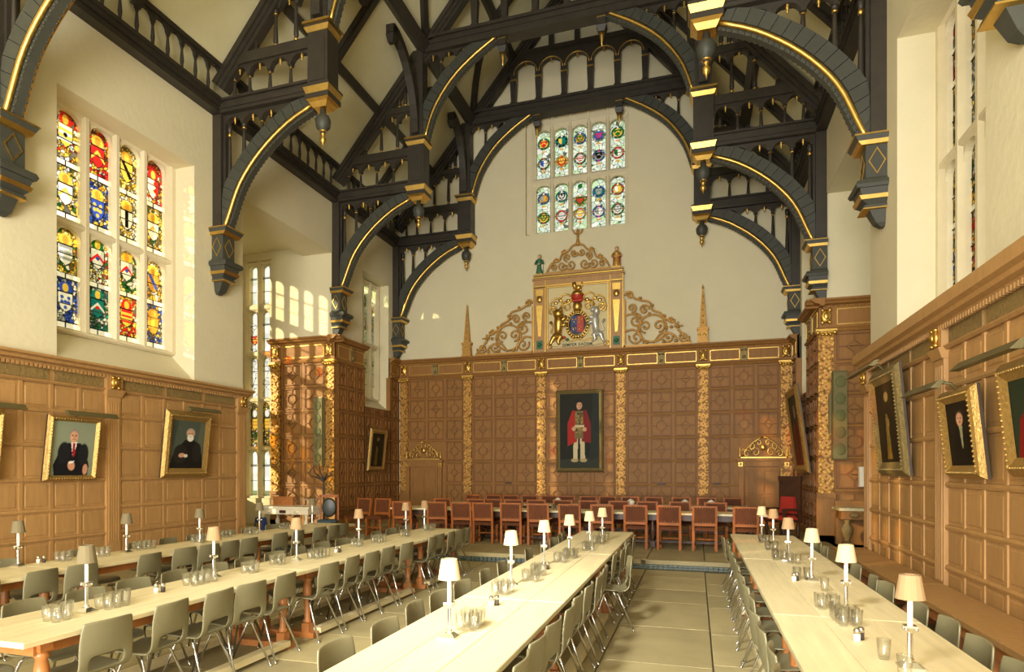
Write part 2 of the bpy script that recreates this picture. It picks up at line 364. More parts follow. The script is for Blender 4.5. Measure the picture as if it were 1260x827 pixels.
# ---- bays (oriels) beyond the side walls: outer walls, ceilings, windows
def window(name, W_, tiers, nl, lw, loc, rz, art, frame_d=.2, sidebar=.1, label=None, jamb=True, head=.12, pane_off=.09, hood=True):
    """stone mullioned window; local x along, z up, y outwards; tiers [(z0,z1)] openings; art(i,j,w,h)->Art or None"""
    root = put(name, None, None, loc, (0, 0, rz)); struct(root, label); pitch = W_ / nl; mw = pitch - lw
    z0 = tiers[-1][0]; z1 = tiers[0][1]
    for i in range(nl + 1):
        x = -W_ / 2 + i * pitch; hw = mw / 2 if 0 < i < nl else mw / 2 + sidebar
        xc = x if 0 < i < nl else (x - sidebar if i == 0 else x + sidebar)
        b = MB(); p = [(xc - hw, 0.05), (xc - hw * .35, -.02), (xc + hw * .35, -.02), (xc + hw, .05), (xc + hw, frame_d), (xc - hw, frame_d)]
        b.prism(p, z0 - .03, z1 + head, lambda u, v, w: (u, v, w)); b.build('mullion', 'stone', root)
    ed = [(tiers[-1][0] - .1, tiers[-1][0])] + [(tiers[k + 1][1], tiers[k][0]) for k in range(len(tiers) - 1)] + [(tiers[0][1], tiers[0][1] + head)]
    for a, c in ed:
        m = (c - a) / 2; zc = (a + c) / 2
        MB().prism([(.045, a), (-.012, zc - m * .4), (-.012, zc + m * .4), (.045, c), (frame_d, c), (frame_d, a)], -W_ / 2 - sidebar, W_ / 2 + sidebar, lambda u, v, w: (w, u, v)).build('transom', 'stone', root)
    b = MB(); rise = lw * .42
    for (a, c) in tiers:
        for i in range(nl):
            xm = -W_ / 2 + (i + .5) * pitch; arc = [(xm - lw / 2 * cos(t), c - rise + rise * sin(t) ** .8) for t in [k * pi / 2 / 6 for k in range(7)]]
            for s in (1, -1):
                pl = [(xm + s * (u - xm), v) for u, v in arc] + [(xm - s * lw / 2, c)]
                b.prism(pl, .03, frame_d, lambda u, v, w: (u, w, v))
    b.build('arched_heads', 'stone', root)
    for j, (a, c) in enumerate(tiers):
        for i in range(nl):
            A = art(i, j, lw, c - a)
            if A is None: continue
            x = -W_ / 2 + (i + .5) * pitch
            pn = put('pane', A.mesh('pane', lw + .02, c - a + .01, getattr(A, 'm', 'stained')), root, (x, pane_off + .03, a - .005))
            b = MB()
            nb = max(2, round((c - a) / .45))
            for k in range(1, nb): z = (c - a) * k / nb; b.box(-lw / 2, lw / 2, -.012, .004, z - .007, z + .007)
            b.build('glazing_bar', 'lead', pn)
    return root
RED, GOLD, BLUE, WHT, GRN, BLK, SIL, TEAL = (.88, .17, .15), (.97, .80, .30), (.22, .34, .70), (.97, .95, .88), (.14, .42, .18), (.08, .07, .06), (.62, .62, .58), (.10, .48, .44)
AMB = (.86, .62, .22); PY = (.98, .90, .55)
def shield(A, cx, cy, rx, ry, cols, charge):
    pts = [(cx - rx, cy + ry), (cx + rx, cy + ry), (cx + rx, cy - ry * .1), (cx + rx * .6, cy - ry * .7), (cx, cy - ry), (cx - rx * .6, cy - ry * .7), (cx - rx, cy - ry * .1)]
    g = [(cx + (x - cx) * 1.14, cy + (y - cy) * 1.12) for x, y in pts]; A.poly(g, BLK); A.poly(pts, cols[0])
    if charge == 'chevron': A.poly([(cx - rx, cy - ry * .35), (cx, cy + ry * .35), (cx + rx, cy - ry * .35), (cx + rx, cy - ry * .05), (cx, cy + ry * .7), (cx - rx, cy - ry * .05)], cols[1])
    elif charge == 'pale': A.poly([(cx - rx * .3, cy - ry * .8), (cx + rx * .3, cy - ry * .8), (cx + rx * .3, cy + ry), (cx - rx * .3, cy + ry)], cols[1])
    elif charge == 'bend': A.poly([(cx - rx, cy + ry), (cx - rx * .4, cy + ry), (cx + rx * .9, cy - ry * .3), (cx + rx * .5, cy - ry * .7)], cols[1])
    elif charge == 'bars':
        for k in (-.5, .1, .7): A.poly([(cx - rx * .9, cy + ry * k), (cx + rx * .9, cy + ry * k), (cx + rx * .9, cy + ry * (k + .28)), (cx - rx * .9, cy + ry * (k + .28))], cols[1])
    elif charge == 'dots':
        for dx, dy in [(-.5, .5), (.5, .5), (0, .05), (-.5, .0), (.45, .0), (0, -.55)]: A.ell(cx + dx * rx, cy + dy * ry, rx * .26, ry * .2, cols[1])
    elif charge == 'half': A.poly([(cx, cy - ry), (cx + rx * .6, cy - ry * .7), (cx + rx, cy - ry * .1), (cx + rx, cy + ry), (cx, cy + ry)], cols[1])
    elif charge == 'zig': A.poly([(cx + rx * .1, cy - ry), (cx + rx * .5, cy - ry * .45), (cx, cy - ry * .1), (cx + rx * .5, cy + ry * .25), (cx, cy + ry * .6), (cx + rx * .3, cy + ry), (cx + rx, cy + ry), (cx + rx, cy - ry * .1), (cx + rx * .6, cy - ry * .7)], cols[1])
    if len(cols) > 2: A.ell(cx, cy + ry * .1, rx * .3, ry * .22, cols[2])
    return A
# heraldic scheme of the left window: per light, per tier (upper, lower) panels: palette, shield colours, charge, helm
LW = [[[([RED, GOLD, WHT, AMB, GOLD], (GOLD, WHT, BLK), 'bars', RED, .5), ([GOLD, PY, WHT, GOLD, GRN], (WHT, GOLD), 'chevron', GOLD, .38)],
       [([GOLD, PY, GRN, GOLD, AMB], (WHT, SIL), 'bars', GOLD, .4), ([BLUE, WHT, BLUE, BLUE, SIL], (WHT, BLUE), 'dots', BLUE, .45)]],
      [[([RED, RED, GOLD, RED, AMB], (RED, GOLD), 'chevron', GOLD, .4), ([BLUE, BLUE, AMB, GOLD, BLUE], (BLUE, GOLD), 'dots', GOLD, .34)],
       [([GRN, GOLD, WHT, RED, PY], (WHT, RED, BLUE), 'chevron', GRN, .55), ([TEAL, WHT, GRN, SIL, TEAL], (TEAL, WHT, RED), 'chevron', TEAL, .5)]],
      [[([GOLD, PY, WHT, AMB, GOLD], (GOLD, BLK), 'bend', AMB, .4), ([WHT, PY, GOLD, WHT, SIL], (WHT, BLK), 'pale', GOLD, .4)],
       [([GRN, GOLD, WHT, PY, GRN], (WHT, RED, BLUE), 'chevron', GOLD, .5), ([RED, GOLD, AMB, RED, GOLD], (GOLD, RED), 'bars', RED, .45)]],
      [[([RED, RED, WHT, RED, AMB], (WHT, RED), 'zig', RED, .33), ([GOLD, PY, AMB, GOLD, GRN], (WHT, GOLD), 'chevron', GOLD, .4)],
       [([GOLD, PY, WHT, GOLD, AMB], (AMB, BLUE), 'bend', GOLD, .42), ([BLUE, BLUE, AMB, GOLD, SIL], (AMB, GOLD), 'pale', AMB, .42)]]]
def art_left(i, j, w, h):
    A = Art(36, 140, w / h, WHT)
    for k, (y0, y1) in enumerate(((.555, 1.0), (.075, .5))):
        pal, cols, ch, helm, cy = LW[i][j][k]
        A.mosaic(150, pal + [WHT], .008, (0, 1, y0, y1)); yy = y0 + (y1 - y0) * cy; H = (y1 - y0)
        A.ell(.5, yy + H * .33, .26, H * .14, helm); A.ell(.5, yy + H * .34, .12, H * .1, GOLD if helm != GOLD else AMB)
        shield(A, .5, yy, .27, H * .22, cols, ch)
    for y in (.0, .07, .5, .553): A.mask((np.abs(A.y - y) < .006).astype(float), BLK)
    A.mask(((np.abs(A.x - .5) < .02) & (((A.y < .07)) | ((A.y > .5) & (A.y < .553)))).astype(float), BLK)
    return A.noise(.10)
PALE = (.93, .97, .86); PALEG = (.82, .92, .74)
MED = [[(GRN, GOLD, RED), (GRN, WHT, BLUE), (BLUE, AMB, SIL), (GRN, GOLD, GRN)], [(BLK, TEAL, GOLD), (GOLD, RED, GOLD), (TEAL, WHT, BLK), (RED, WHT, SIL)],
       [(BLUE, AMB, GRN), (GRN, WHT, RED), (GOLD, GRN, RED), (AMB, WHT, GOLD)], [(SIL, BLUE, RED), (BLUE, SIL, BLK), (BLUE, TEAL, SIL), (BLUE, WHT, SIL)],
       [(GRN, GOLD, GRN), (RED, WHT, GRN), (RED, GOLD, WHT), (GRN, WHT, SIL)]]
def art_back(i, j, w, h):
    A = Art(34, 118, w / h, PALE); A.mosaic(60, [PALE, PALEG, (.96, .98, .92), (.88, .95, .88)], .006)
    for k, y in enumerate((.735, .33)):
        ring_c, a, c = MED[i][j * 2 + k]
        if (i, j, k) == (2, 1, 0): y = .6; A.ell(.5, .9, .16, .05, GRN)
        ring_c = tuple(v * .72 for v in ring_c); A.ell(.5, y, .42, .42 * w / h, BLK); A.ring(.5, y, .345 * w / h, .055 * w / h, ring_c)
        for t in range(8): A.ell(.5 + .345 * cos(t * pi / 4), y + .345 * w / h * sin(t * pi / 4), .055, .055 * w / h, [AMB, SIL, RED, GRN][t % 4] if k else [GRN, TEAL, WHT][t % 3])
        A.ell(.5, y, .28, .28 * w / h, a); shield(A, .5, y, .2, .2 * w / h, (c, a), ['chevron', 'half', 'dots', 'bars'][(i + j + k) % 4])
        A.ell(.5, y - .55 * w / h, .16, .018, AMB)
    return A.noise(.06)
def art_clear(i, j, w, h, tint=(.985, .985, .95)):
    A = Art(10, 26, w / h, tint); A.m = 'clear'; A.mosaic(10, [tint, (.98, .97, .92), (.92, .94, .86)], .0); A.noise(.03)
    for y in (.02, .34, .67): A.mask((np.abs(A.y - y) < .012).astype(float), (.5, .48, .42))
    return A
def art_oriel(i, j, w, h):
    if j == 3:
        A = Art(22, 70, w / h, GOLD); A.mosaic(90, [GOLD, PY, WHT, AMB, GRN, GOLD], .02); shield(A, .5, .5, .3, .13, (AMB, GOLD), 'bars'); A.ell(.5, .75, .25, .08, WHT); return A.noise(.1)
    A = art_clear(i, j, w, h)
    if j == 2 or (j == 1 and i % 2 == 0): A = Art(22, 70, w / h, (.95, .95, .88)); A.m = 'clear'; A.mosaic(14, [(.96, .95, .88), (.98, .97, .92)], .008); shield(A, .5, .3 if j == 1 else .5, .36, .1, (RED, GOLD), 'dots') if j == 1 else None
    return A
HW = [(6.10 + .03, 8.10), (4.28, 6.03)]
HW = [(6.20, 8.09), (4.28, 6.04)]
def hall_window(name, y0, y1, side, art, n=4):
    yc = (y0 + y1) / 2; x = (XL - .5) if side < 0 else (XR + .5)
    return window(name, 2.68, HW, n, .47, (x, yc + (.10 if side < 0 else .1), 0), R(90) if side < 0 else R(-90), art, sidebar=.13, head=.14)
k = 1
for y0, y1 in REC:
    o = hall_window('window_%d' % k, y0, y1, -1, art_left); o['label'] = 'left wall stone window with bright heraldic stained glass in red, blue and gold'; k += 1
    o = hall_window('window_%d' % k, y0, y1, 1, lambda i, j, w, h: art_left(3 - i, j, w, h)); o['label'] = 'right wall stone window with stained glass seen edge on'; k += 1
for side in (-1, 1):
    x = XL - .34 if side < 0 else XR + .34
    o = window('window_%d' % k, 1.62, [(6.0, 7.9), (4.18, 5.84)], 3, .38, (x, (DW[0] + DW[1]) / 2 + .02, 0), R(90) * -side, art_clear if side > 0 else (lambda i, j, w, h: art_back(i, 1 - j, w, h) if j == 0 else art_clear(i, j, w, h)), sidebar=.06); k += 1
    o['label'] = 'tall leaded window above the dais in the %s wall' % ('left' if side < 0 else 'right')
o = window('window_%d' % k, 3.0, [(11.37, 12.94), (9.58, 11.13)], 5, .46, (-3.555, YB + .16, 0), 0, art_back, sidebar=.14, head=.42, label='ten light end wall window with roundels of heraldic glass'); k += 1
OT = [(6.79, 7.96), (5.35, 6.57), (3.96, 5.18), (2.49, 3.81), (1.0, 2.34)]
for side in (-1, 1):
    sx = lambda x: x if side < 0 else 2 * XC - x
    nm = 'left' if side < 0 else 'right'
    # far and near side walls (transverse) and outer wall with windows; pier blocks between opening and windows
    b = MB()
    for y0, y1 in ((BAY[1], BAY[1] + .5), (BAY[0] - .5, BAY[0])):
        b.box(sx(-10.9), sx(-11.98), y0, y1, 0, 8.4); b.box(sx(-11.98), sx(-13.45), y0, y1, 0, .92); b.box(sx(-11.98), sx(-13.45), y0, y1, 8.08, 8.4)
        b.box(sx(-13.02), sx(-13.45), y0, y1, .92, 8.08)
    b.box(sx(-13.2), sx(-13.45), BAY[0] - .5, BAY[1] + .5, 0, .92); b.box(sx(-13.2), sx(-13.45), BAY[0], BAY[1], 8.08, 8.4)
    b.box(sx(-13.2), sx(-13.45), BAY[0], BAY[0] + .25, .9, 8.1); b.box(sx(-13.2), sx(-13.45), BAY[1] - .25, BAY[1], .9, 8.1)
    b.box(sx(-10.85), sx(-13.6), BAY[0] - .6, BAY[1] + .6, 8.3, 8.6)
    struct(b.build('wall_bay_' + nm, 'plaster'), 'plastered walls and ceiling of the %s window bay' % nm)
    for yy, rz in ((BAY[1] + .06, 0), (BAY[0] - .06, pi)):
        o = window('window_%d' % k, .88, OT, 2, .29, (sx(-12.5), yy, 0), rz, art_oriel, sidebar=.05, frame_d=.22); k += 1
        o['label'] = 'tall five tier stone window on the %s side of the %s bay' % ('far' if rz == 0 else 'near', nm)
    o = window('window_%d' % k, 3.52, OT, 8, .34, (sx(-13.18), sum(BAY) / 2, 0), R(90) * -side, art_oriel, sidebar=.04, frame_d=.12); k += 1
    o['label'] = 'broad five tier stone window on the outer side of the %s bay' % nm
# exterior lawn, and an added tree that keeps sun off the left dais window
def tree(x, y, h, r, label, n):
    root = thing('sun_block_tree', label, 'tree', (x, y, -.5)); MB().tube([(0, 0, 0), (.1, .05, h * .4), (0, 0, h * .75)], [.28, .2, .1], 8).build('trunk', 'bark', root)
    q = rng.normal(size=(n, 3)); q /= np.linalg.norm(q, axis=1)[:, None]; q *= (rng.uniform(.45, 1, n) ** .5)[:, None] * np.array([r, r, r * 1.35]); b = MB()
    for v in q:
        a = Vector(rng.normal(size=3)).normalized(); c = a.orthogonal() * .26; e = a.cross(c) * 1.1; v = Vector(v) + Vector((0, 0, h * .72))
        b.add([v - c, v - e * .6, v + c, v + e], [(0, 1, 2, 3)])
    o = b.build('foliage', 'leaf', root); o['kind'] = 'stuff'
tree(-16.6, 16.6, 9.5, 2.3, 'leafy tree added outside the left bay to block sun from the dais window', 1500)
struct(MB().box(-60, 40, -40, 60, -.8, -.5).build('ground', 'grass'))

# ------------------------------------------------------------------ wainscot of the side walls
PM = {}
def field(w, h):
    k = ('f', round(w, 3), round(h, 3))
    if k not in PM:
        b = MB(); b.frus(0, 0, 0, w / 2, h / 2, .010, w / 2, h / 2); b.frus(0, 0, .010, w / 2 - .035, h / 2 - .035, .018, w / 2 - .05, h / 2 - .05)
        b.v = [(x, -z, y) for x, y, z in b.v]; PM[k] = b.mesh('panel', ['oak'])
    return PM[k]
def mould(prof, x0, x1): # profile (proud, z)
    return MB().prism(prof, x0, x1, lambda u, v, w: (w, -u, v))
def cartouche(k=1.0):
    b = MB(); b.ball((0, -.02, 0), .11 * k, 0, 10, (1, .45, 1.25)); b.ball((0, -.06, 0), .055 * k, 0, 8, (1, .5, 1.3))
    for s in (-1, 1):
        for z in (-.12, .12): b.ball((s * .07 * k, -.03, z * k), .04 * k, 0, 6)
    return b
CART = cartouche().mesh('cartouche', ['gold'])
RZS = [.67, 1.13, 1.62, 2.18, 2.74, 3.18]
def wainscot(name, label, loc, rz, pil, top=3.6, left=True):
    root = struct(put(name, None, None, loc, (0, 0, rz)), label)
    xa, xb = pil[0], pil[-1]; lo, hi = min(xa, xb) - .16, max(xa, xb) + .16
    MB().box(lo, hi, -.05, 0, 0, 3.5).build('backing_board', 'oak', root)
    mould([(0, 0), (.13, 0), (.13, .1), (.09, .15), (0, .15)], lo, hi).build('skirting', 'oak', root)
    mould([(0, 3.44), (.10, 3.44), (.13, 3.48), (.20, 3.50), (.22, 3.54), (.28, 3.565), (.28, top), (0, top)], lo, hi + .1).build('cornice', 'oak', root)
    b = MB()
    for i in range(int((hi - lo) / .075)): b.box(lo + i * .075, lo + i * .075 + .042, -.135, -.09, 3.40, 3.455)
    o = b.build('dentils', 'oak', root); o['kind'] = 'stuff'
    for z in RZS[:-1]: mould([(.05, z - .035), (.078, z - .03), (.09, z), (.078, z + .03), (.05, z + .035)], lo, hi).build('rail', 'oak', root)
    mould([(.05, 3.17), (.09, 3.17), (.115, 3.2), (.115, 3.215), (.05, 3.22)], lo, hi).build('rail', 'oak', root)
    pp = sorted(pil)
    for p in pp:
        q = MB().box(p - .15, p + .15, -.10, -.04, .15, 3.1)
        for t in (-.1, -.05, 0, .05, .1): q.box(p + t - .013, p + t + .013, -.112, -.1, .5, 3.0)
        po = q.build('pilaster', 'oak', root)
        MB().frus(p, -.06, 3.08, .16, .06, 3.2, .2, .11).box(p - .17, p + .17, -.13, -.04, 3.2, 3.44).build('capital', 'oak', po)
        put('cartouche', CART, po, (p, -.13, 3.33), (0, 0, 0), (.9, .8, .75))
    for p, q in zip(pp, pp[1:]):
        x0, x1 = p + .15, q - .15; n = round((x1 - x0) / .52); w = (x1 - x0) / n
        for i in range(1, n): MB().frus(x0 + i * w, 0, .12, .032, .075, 3.17, .032, .075).build('stile', 'oak', root, (0, -.0, 0))
        zz = [.15] + RZS
        for j in range(6):
            h = zz[j + 1] - zz[j] - .07; me = field(w - .064, h)
            for i in range(n): put('panel', me, root, (x0 + (i + .5) * w, -.05, (zz[j] + zz[j + 1]) / 2))
        for i in range(3):
            ww = (x1 - x0) / 3; MB().box(x0 + i * ww + .05, x0 + (i + 1) * ww - .05, -.066, -.05, 3.235, 3.41).build('carved_panel', 'oakcarve', root)
PIL = [2.36, 5.78, 9.2, 12.74]
wainscot('trim_1', 'light oak panelled wainscot along the left wall under the stained windows', (XL, 0, 0), R(90), PIL)
wainscot('trim_2', 'light oak panelled wainscot along the right wall behind the long bench', (XR, 0, 0), R(-90), [-p for p in PIL], 3.7)

# ------------------------------------------------------------------ tall red oak panelling of the dais
def strap(w, h, var):
    k = ('s', round(w, 3), round(h, 3), var)
    if k not in PM:
        b = MB(); b.box(-w / 2, w / 2, -.012, 0, -h / 2, h / 2); m = .022
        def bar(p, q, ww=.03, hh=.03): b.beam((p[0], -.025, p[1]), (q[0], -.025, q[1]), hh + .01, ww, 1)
        W_, H_ = w / 2 - m, h / 2 - m
        for p, q in (((-W_, -H_), (W_, -H_)), ((W_, -H_), (W_, H_)), ((W_, H_), (-W_, H_)), ((-W_, H_), (-W_, -H_))): bar(p, q, .034, .04)
        if var == 0:      # lozenge with ribs to the sides
            r = .48; P = [(r * W_, 0), (0, r * H_), (-r * W_, 0), (0, -r * H_)]
            for i in range(4): bar(P[i], P[(i + 1) % 4], .024)
            for p in P: bar(p, (p[0] / r * .97, p[1] / r * .97), .024)
            b.frus(0, 0, 0, .3 * W_, .3 * H_, 0, .3 * W_, .3 * H_)
        else:             # octagon with corner and side ribs
            P = [(.5 * W_ * cos(a), .5 * H_ * sin(a)) for a in [pi / 8 + i * pi / 4 for i in range(8)]]
            for i in range(8): bar(P[i], P[(i + 1) % 8], .024)
            for i in range(4):
                a = pi / 2 * i; bar((.47 * W_ * cos(a), .47 * H_ * sin(a)), (.97 * W_ * cos(a), .97 * H_ * sin(a)), .024)
        PM[k] = b.mesh('panel', ['oakdark', 'mouldshade'])
    return PM[k]
def gild_pilaster(root, x, w, z0, z1, y=-.06):
    p = MB().box(x - w / 2, x + w / 2, y - .05, y + .03, z0, z1).build('pilaster', 'carved', root)
    b = MB(); n = int((z1 - z0) / .24)
    for i in range(n):
        z = z0 + (i + .5) * (z1 - z0) / n; q = .09
        b.prism([(x - w * .36, z), (x, z - q), (x + w * .36, z), (x, z + q)], y - .075, y - .05, lambda u, v, t: (u, t, v), 0)
        b.ball((x, y - .075, z), .02, 1, 6, (1, .5, 1))
        for s in (-1, 1): b.ball((x + s * w * .36, y - .06, z + .12), .026, 0, 6)
    o = b.build('carved_bosses', ['goldflat', 'red'], p); o['kind'] = 'stuff'
    c = MB().frus(x, y, z1, w * .5, .06, z1 + .1, w * .62, .1).box(x - w * .7, x + w * .7, y - .12, y + .05, z1 + .1, z1 + .15)
    for s in (-1, 1): c.ball((x + s * w * .55, y - .09, z1 + .07), .055, 0, 8)
    for t in (-.25, 0, .25): c.ball((x + t * w, y - .1, z1 + .03), .04, 0, 6)
    c.build('capital', 'gold', p)
    MB().box(x - w * .62, x + w * .62, y - .09, y + .04, z0 - .10, z0).build('pilaster_base', 'oakdark', p)
    return p
ROW = [.62, 1.32, 2.05, 2.77, 3.50, 4.21, 4.90]
def tall(name, label, loc, rz, x0, x1, cols, pils, frieze=True, top=5.58, over=.16, holes=(), rows=ROW, first=.24, gz=1.0, pw=.29, ends=(0, 0)):
    """cols: list of (xa, xb, n); pils: x of gilded pilasters; holes: (xa, xb, zmax) left free of panels"""
    root = struct(put(name, None, None, loc, (0, 0, rz)), label); zt = rows[-1]
    MB().box(x0, x1, -.04, 0, DZ, top - .02 if frieze else zt).build('backing_board', 'oakdark', root)
    mould([(0, DZ), (.1, DZ), (.1, DZ + .14), (.06, DZ + .2), (0, DZ + .2)], x0, x1).build('skirting', 'oakdark', root)
    for z in rows[:-1]: mould([(.04, z - .035), (.07, z - .03), (.078, z), (.07, z + .03), (.04, z + .035)], x0, x1).build('rail', 'oakdark', root)
    zz = [DZ + .1] + list(rows)
    for xa, xb, n in cols:
        w = (xb - xa) / n
        for i in range(n + 1):
            if 0 < i < n or not pils: MB().frus(xa + i * w, 0, DZ, .035, .07, zt, .035, .07).build('stile', 'oakdark', root)
        for j in range(len(rows)):
            for i in range(n):
                xm = xa + (i + .5) * w; zm = (zz[j] + zz[j + 1]) / 2
                if any(a < xm < c and zm < zx for a, c, zx in holes): continue
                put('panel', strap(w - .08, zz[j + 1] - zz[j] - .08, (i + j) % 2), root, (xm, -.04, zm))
    for x in pils:
        MB().box(x - pw * .6, x + pw * .6, -.1, 0, DZ, gz - .1).build('pedestal', 'oakdark', root); gild_pilaster(root, x, pw, gz, zt - .1)
    if frieze:
        mould([(0, zt), (.1, zt), (.13, zt + .05), (.1, zt + .09), (.08, zt + .1), (0, zt + .1)], x0, x1).build('architrave', 'oakdark', root)
        zc = top - .17
        MB().box(x0, x1, -.07, 0, zt + .1, zc).build('frieze', 'oakdark', root)
        mould([(0, zc), (.08, zc), (.1, zc + .04), (over, zc + .06), (over + .03, zc + .1), (over + .08, zc + .13), (over + .08, top), (0, top)], x0 - (over + .08) * ends[0], x1 + (over + .08) * ends[1]).build('cornice', 'oakdark', root)
        b = MB()
        for i in range(int((x1 - x0) / .06)): b.ball((x0 + .03 + i * .06, -.1, zc + .01), .016, 0, 5)
        o = b.build('gilded_beading', 'gold', root); o['kind'] = 'stuff'
        xs = []
        for xa, xb, n in cols:
            xm = (xa + xb) / 2; big = xb - xa > 1.6
            segs = [(xa + .05, xm - .12), (xm + .12, xb - .05)] if big else [(xa + .05, xb - .05)]
            if big: xs.append(xm)
            for s0, s1 in segs:
                za, zb = zt + .16, zc - .05; q = MB()
                for p, r in (((s0, za), (s1, za)), ((s1, za), (s1, zb)), ((s1, zb), (s0, zb)), ((s0, zb), (s0, za))): q.beam((p[0], -.075, p[1]), (r[0], -.075, r[1]), .02, .022)
                q.build('gilded_frame', 'gold', root)
        for x in xs:
            q = MB().box(x - .09, x + .09, -.11, -.06, zt + .12, zc - .01)
            for s in (-1, 1): q.ball((x + s * .05, -.12, zc - .08), .04, 0, 6)
            q.ball((x, -.12, zt + .22), .05, 0, 6); q.build('console', 'framedull', root)
        for x in pils: put('cartouche', CART, root, (x, -.09, (zt + .1 + zc) / 2 + .02), (0, 0, 0), (1.05, 1, 1.15))
    return root
XDL, XDR = XL + .1, 2.62
PX = [XDL + .17, -7.28, -4.75, -2.22, .21, XDR - .14]
g = .15
tp = tall('trim_3', 'red oak panelling of the end wall with gilded pilasters behind the high table', (0, YB, 0), 0, XDL, XDR, [(PX[i] + g, PX[i + 1] - g, 3) for i in range(5)], PX,
          holes=[(-9.6, -8.2, 2.75), (1.2, 2.5, 2.75)])
tall('trim_4', 'red oak panelling on the left dais wall nearest the window bay', (XL, 0, 0), R(90), BAY[1] - .06, DW[0], [(BAY[1] + .12, DW[0], 3)], [], ends=(1, 0), top=5.62, over=.2)
tall('trim_5', 'low red oak panelling beneath the left dais window', (XL, 0, 0), R(90), DW[0], DW[1], [(DW[0], DW[1], 3)], [], frieze=False, rows=ROW[:5] + [3.78])
tall('trim_6', 'red oak panelling in the far left corner of the dais', (XL, 0, 0), R(90), DW[1], YB, [(DW[1], YB - .1, 1)], [], rows=ROW)
tall('trim_7', 'red oak panelling with gilded pilasters on the far side of the left bay', (0, BAY[1], 0), 0, -11.98, XL + .08, [(-11.62, -10.12, 2)], [-11.78, -9.98], top=5.62, over=.2, ends=(0, 1), pw=.31, gz=1.15)
tall('trim_8', 'red oak panelling on the right dais wall nearest the window bay', (XR - .08, 0, 0), R(-90), -DW[0], -BAY[1] + .06, [(-DW[0], -BAY[1] - .12, 3)], [], ends=(0, 1), top=5.62, over=.2)
tall('trim_9', 'low red oak panelling beneath the right dais window', (XR - .08, 0, 0), R(-90), -DW[1], -DW[0], [(-DW[1], -DW[0], 3)], [], frieze=False, rows=ROW[:5] + [3.78])
tall('trim_10', 'red oak panelling in the far right corner of the dais', (XR - .08, 0, 0), R(-90), -YB, -DW[1], [(-YB + .1, -DW[1], 1)], [], rows=ROW)
tall('trim_11', 'red oak panelling with a gilded pilaster on the far side of the right bay', (0, BAY[1], 0), 0, XR - .16, 4.88, [(XR + .16, 4.54, 2)], [XR - .02, 4.72], top=5.62, over=.2, ends=(1, 0), pw=.31, gz=1.25)
# end wall doors with gilded crests
def crest_mesh():
    b = MB()
    def sc(cx, cz, r, t0, turns, sg): b.tube([(cx + sg * (r * (1 - .8 * k / 16)) * cos(t0 + turns * 2 * pi * k / 16), -.03, cz + (r * (1 - .8 * k / 16)) * sin(t0 + turns * 2 * pi * k / 16)) for k in range(17)], .016, 5)
    for s in (-1, 1):
        for cx, cz, r, t0, tn in ((.42, .1, .1, pi, -1.2), (.2, .14, .13, 0, 1.2), (.3, .27, .09, pi / 2, 1.1), (.12, .36, .09, 0, 1.1), (.5, .17, .05, 0, 1)): sc(s * cx, cz, r, t0, tn, s)
        b.tube([(s * .55, -.03, .03), (s * .45, -.03, .2), (s * .28, -.03, .36), (s * .1, -.03, .47), (0, -.03, .5)], .016, 5)
        b.lathe([(.02, 0), (.03, .06), (.018, .1), (.012, .24), (.002, .27)], (s * .6, -.04, 0), 6)
    b.ball((0, -.04, .25), .07, 0, 8, (1, .5, 1)); b.box(-.6, .6, -.05, 0, 0, .03); return b
CREST = crest_mesh().mesh('crest', ['gold'])
for i, x in enumerate((-8.88, 1.87)):
    root = struct(put('door_%d' % (i + 1), None, None, (x, YB - .04, DZ)), 'panelled oak door under a gilded openwork crest at the %s end of the end wall' % ('left', 'right')[i])
    q = MB()
    for s in (-1, 1): q.box(s * .6 - .07, s * .6 + .07, -.09, 0, 0, 1.86)
    q.box(-.68, .68, -.10, 0, 1.72, 1.88).box(-.72, .72, -.14, 0, 1.88, 1.96); q.build('door_frame', 'oakdark', root)
    dl = MB().box(-.5, .5, -.045, 0, 0, 1.7)
    for z0, z1 in ((.12, .82), (.92, 1.6)):
        for a, c in (((-.42, z0), (.42, z0)), ((.42, z0), (.42, z1)), ((.42, z1), (-.42, z1)), ((-.42, z1), (-.42, z0)), ((0, z0), (0, z1)), ((-.42, (z0 + z1) / 2), (.42, (z0 + z1) / 2))): dl.beam((a[0], -.05, a[1]), (c[0], -.05, c[1]), .03, .04)
    dl = dl.build('door_leaf', 'oakdark', root)
    MB().ball((.44 if i == 0 else -.44, -.08, .9), .03).build('door_handle', 'gold', dl)
    put('crest', CREST, root, (0, -.06, 1.96), (0, 0, 0), (1.05, 1, 1.25))
    for s in (-1, 1): MB().box(-.06, .06, -.03, 0, 0, .12).ball((0, -.03, .06), .04, 0, 6).build('gilded_block', 'gold', root, (s * .62, -.09, 1.72))

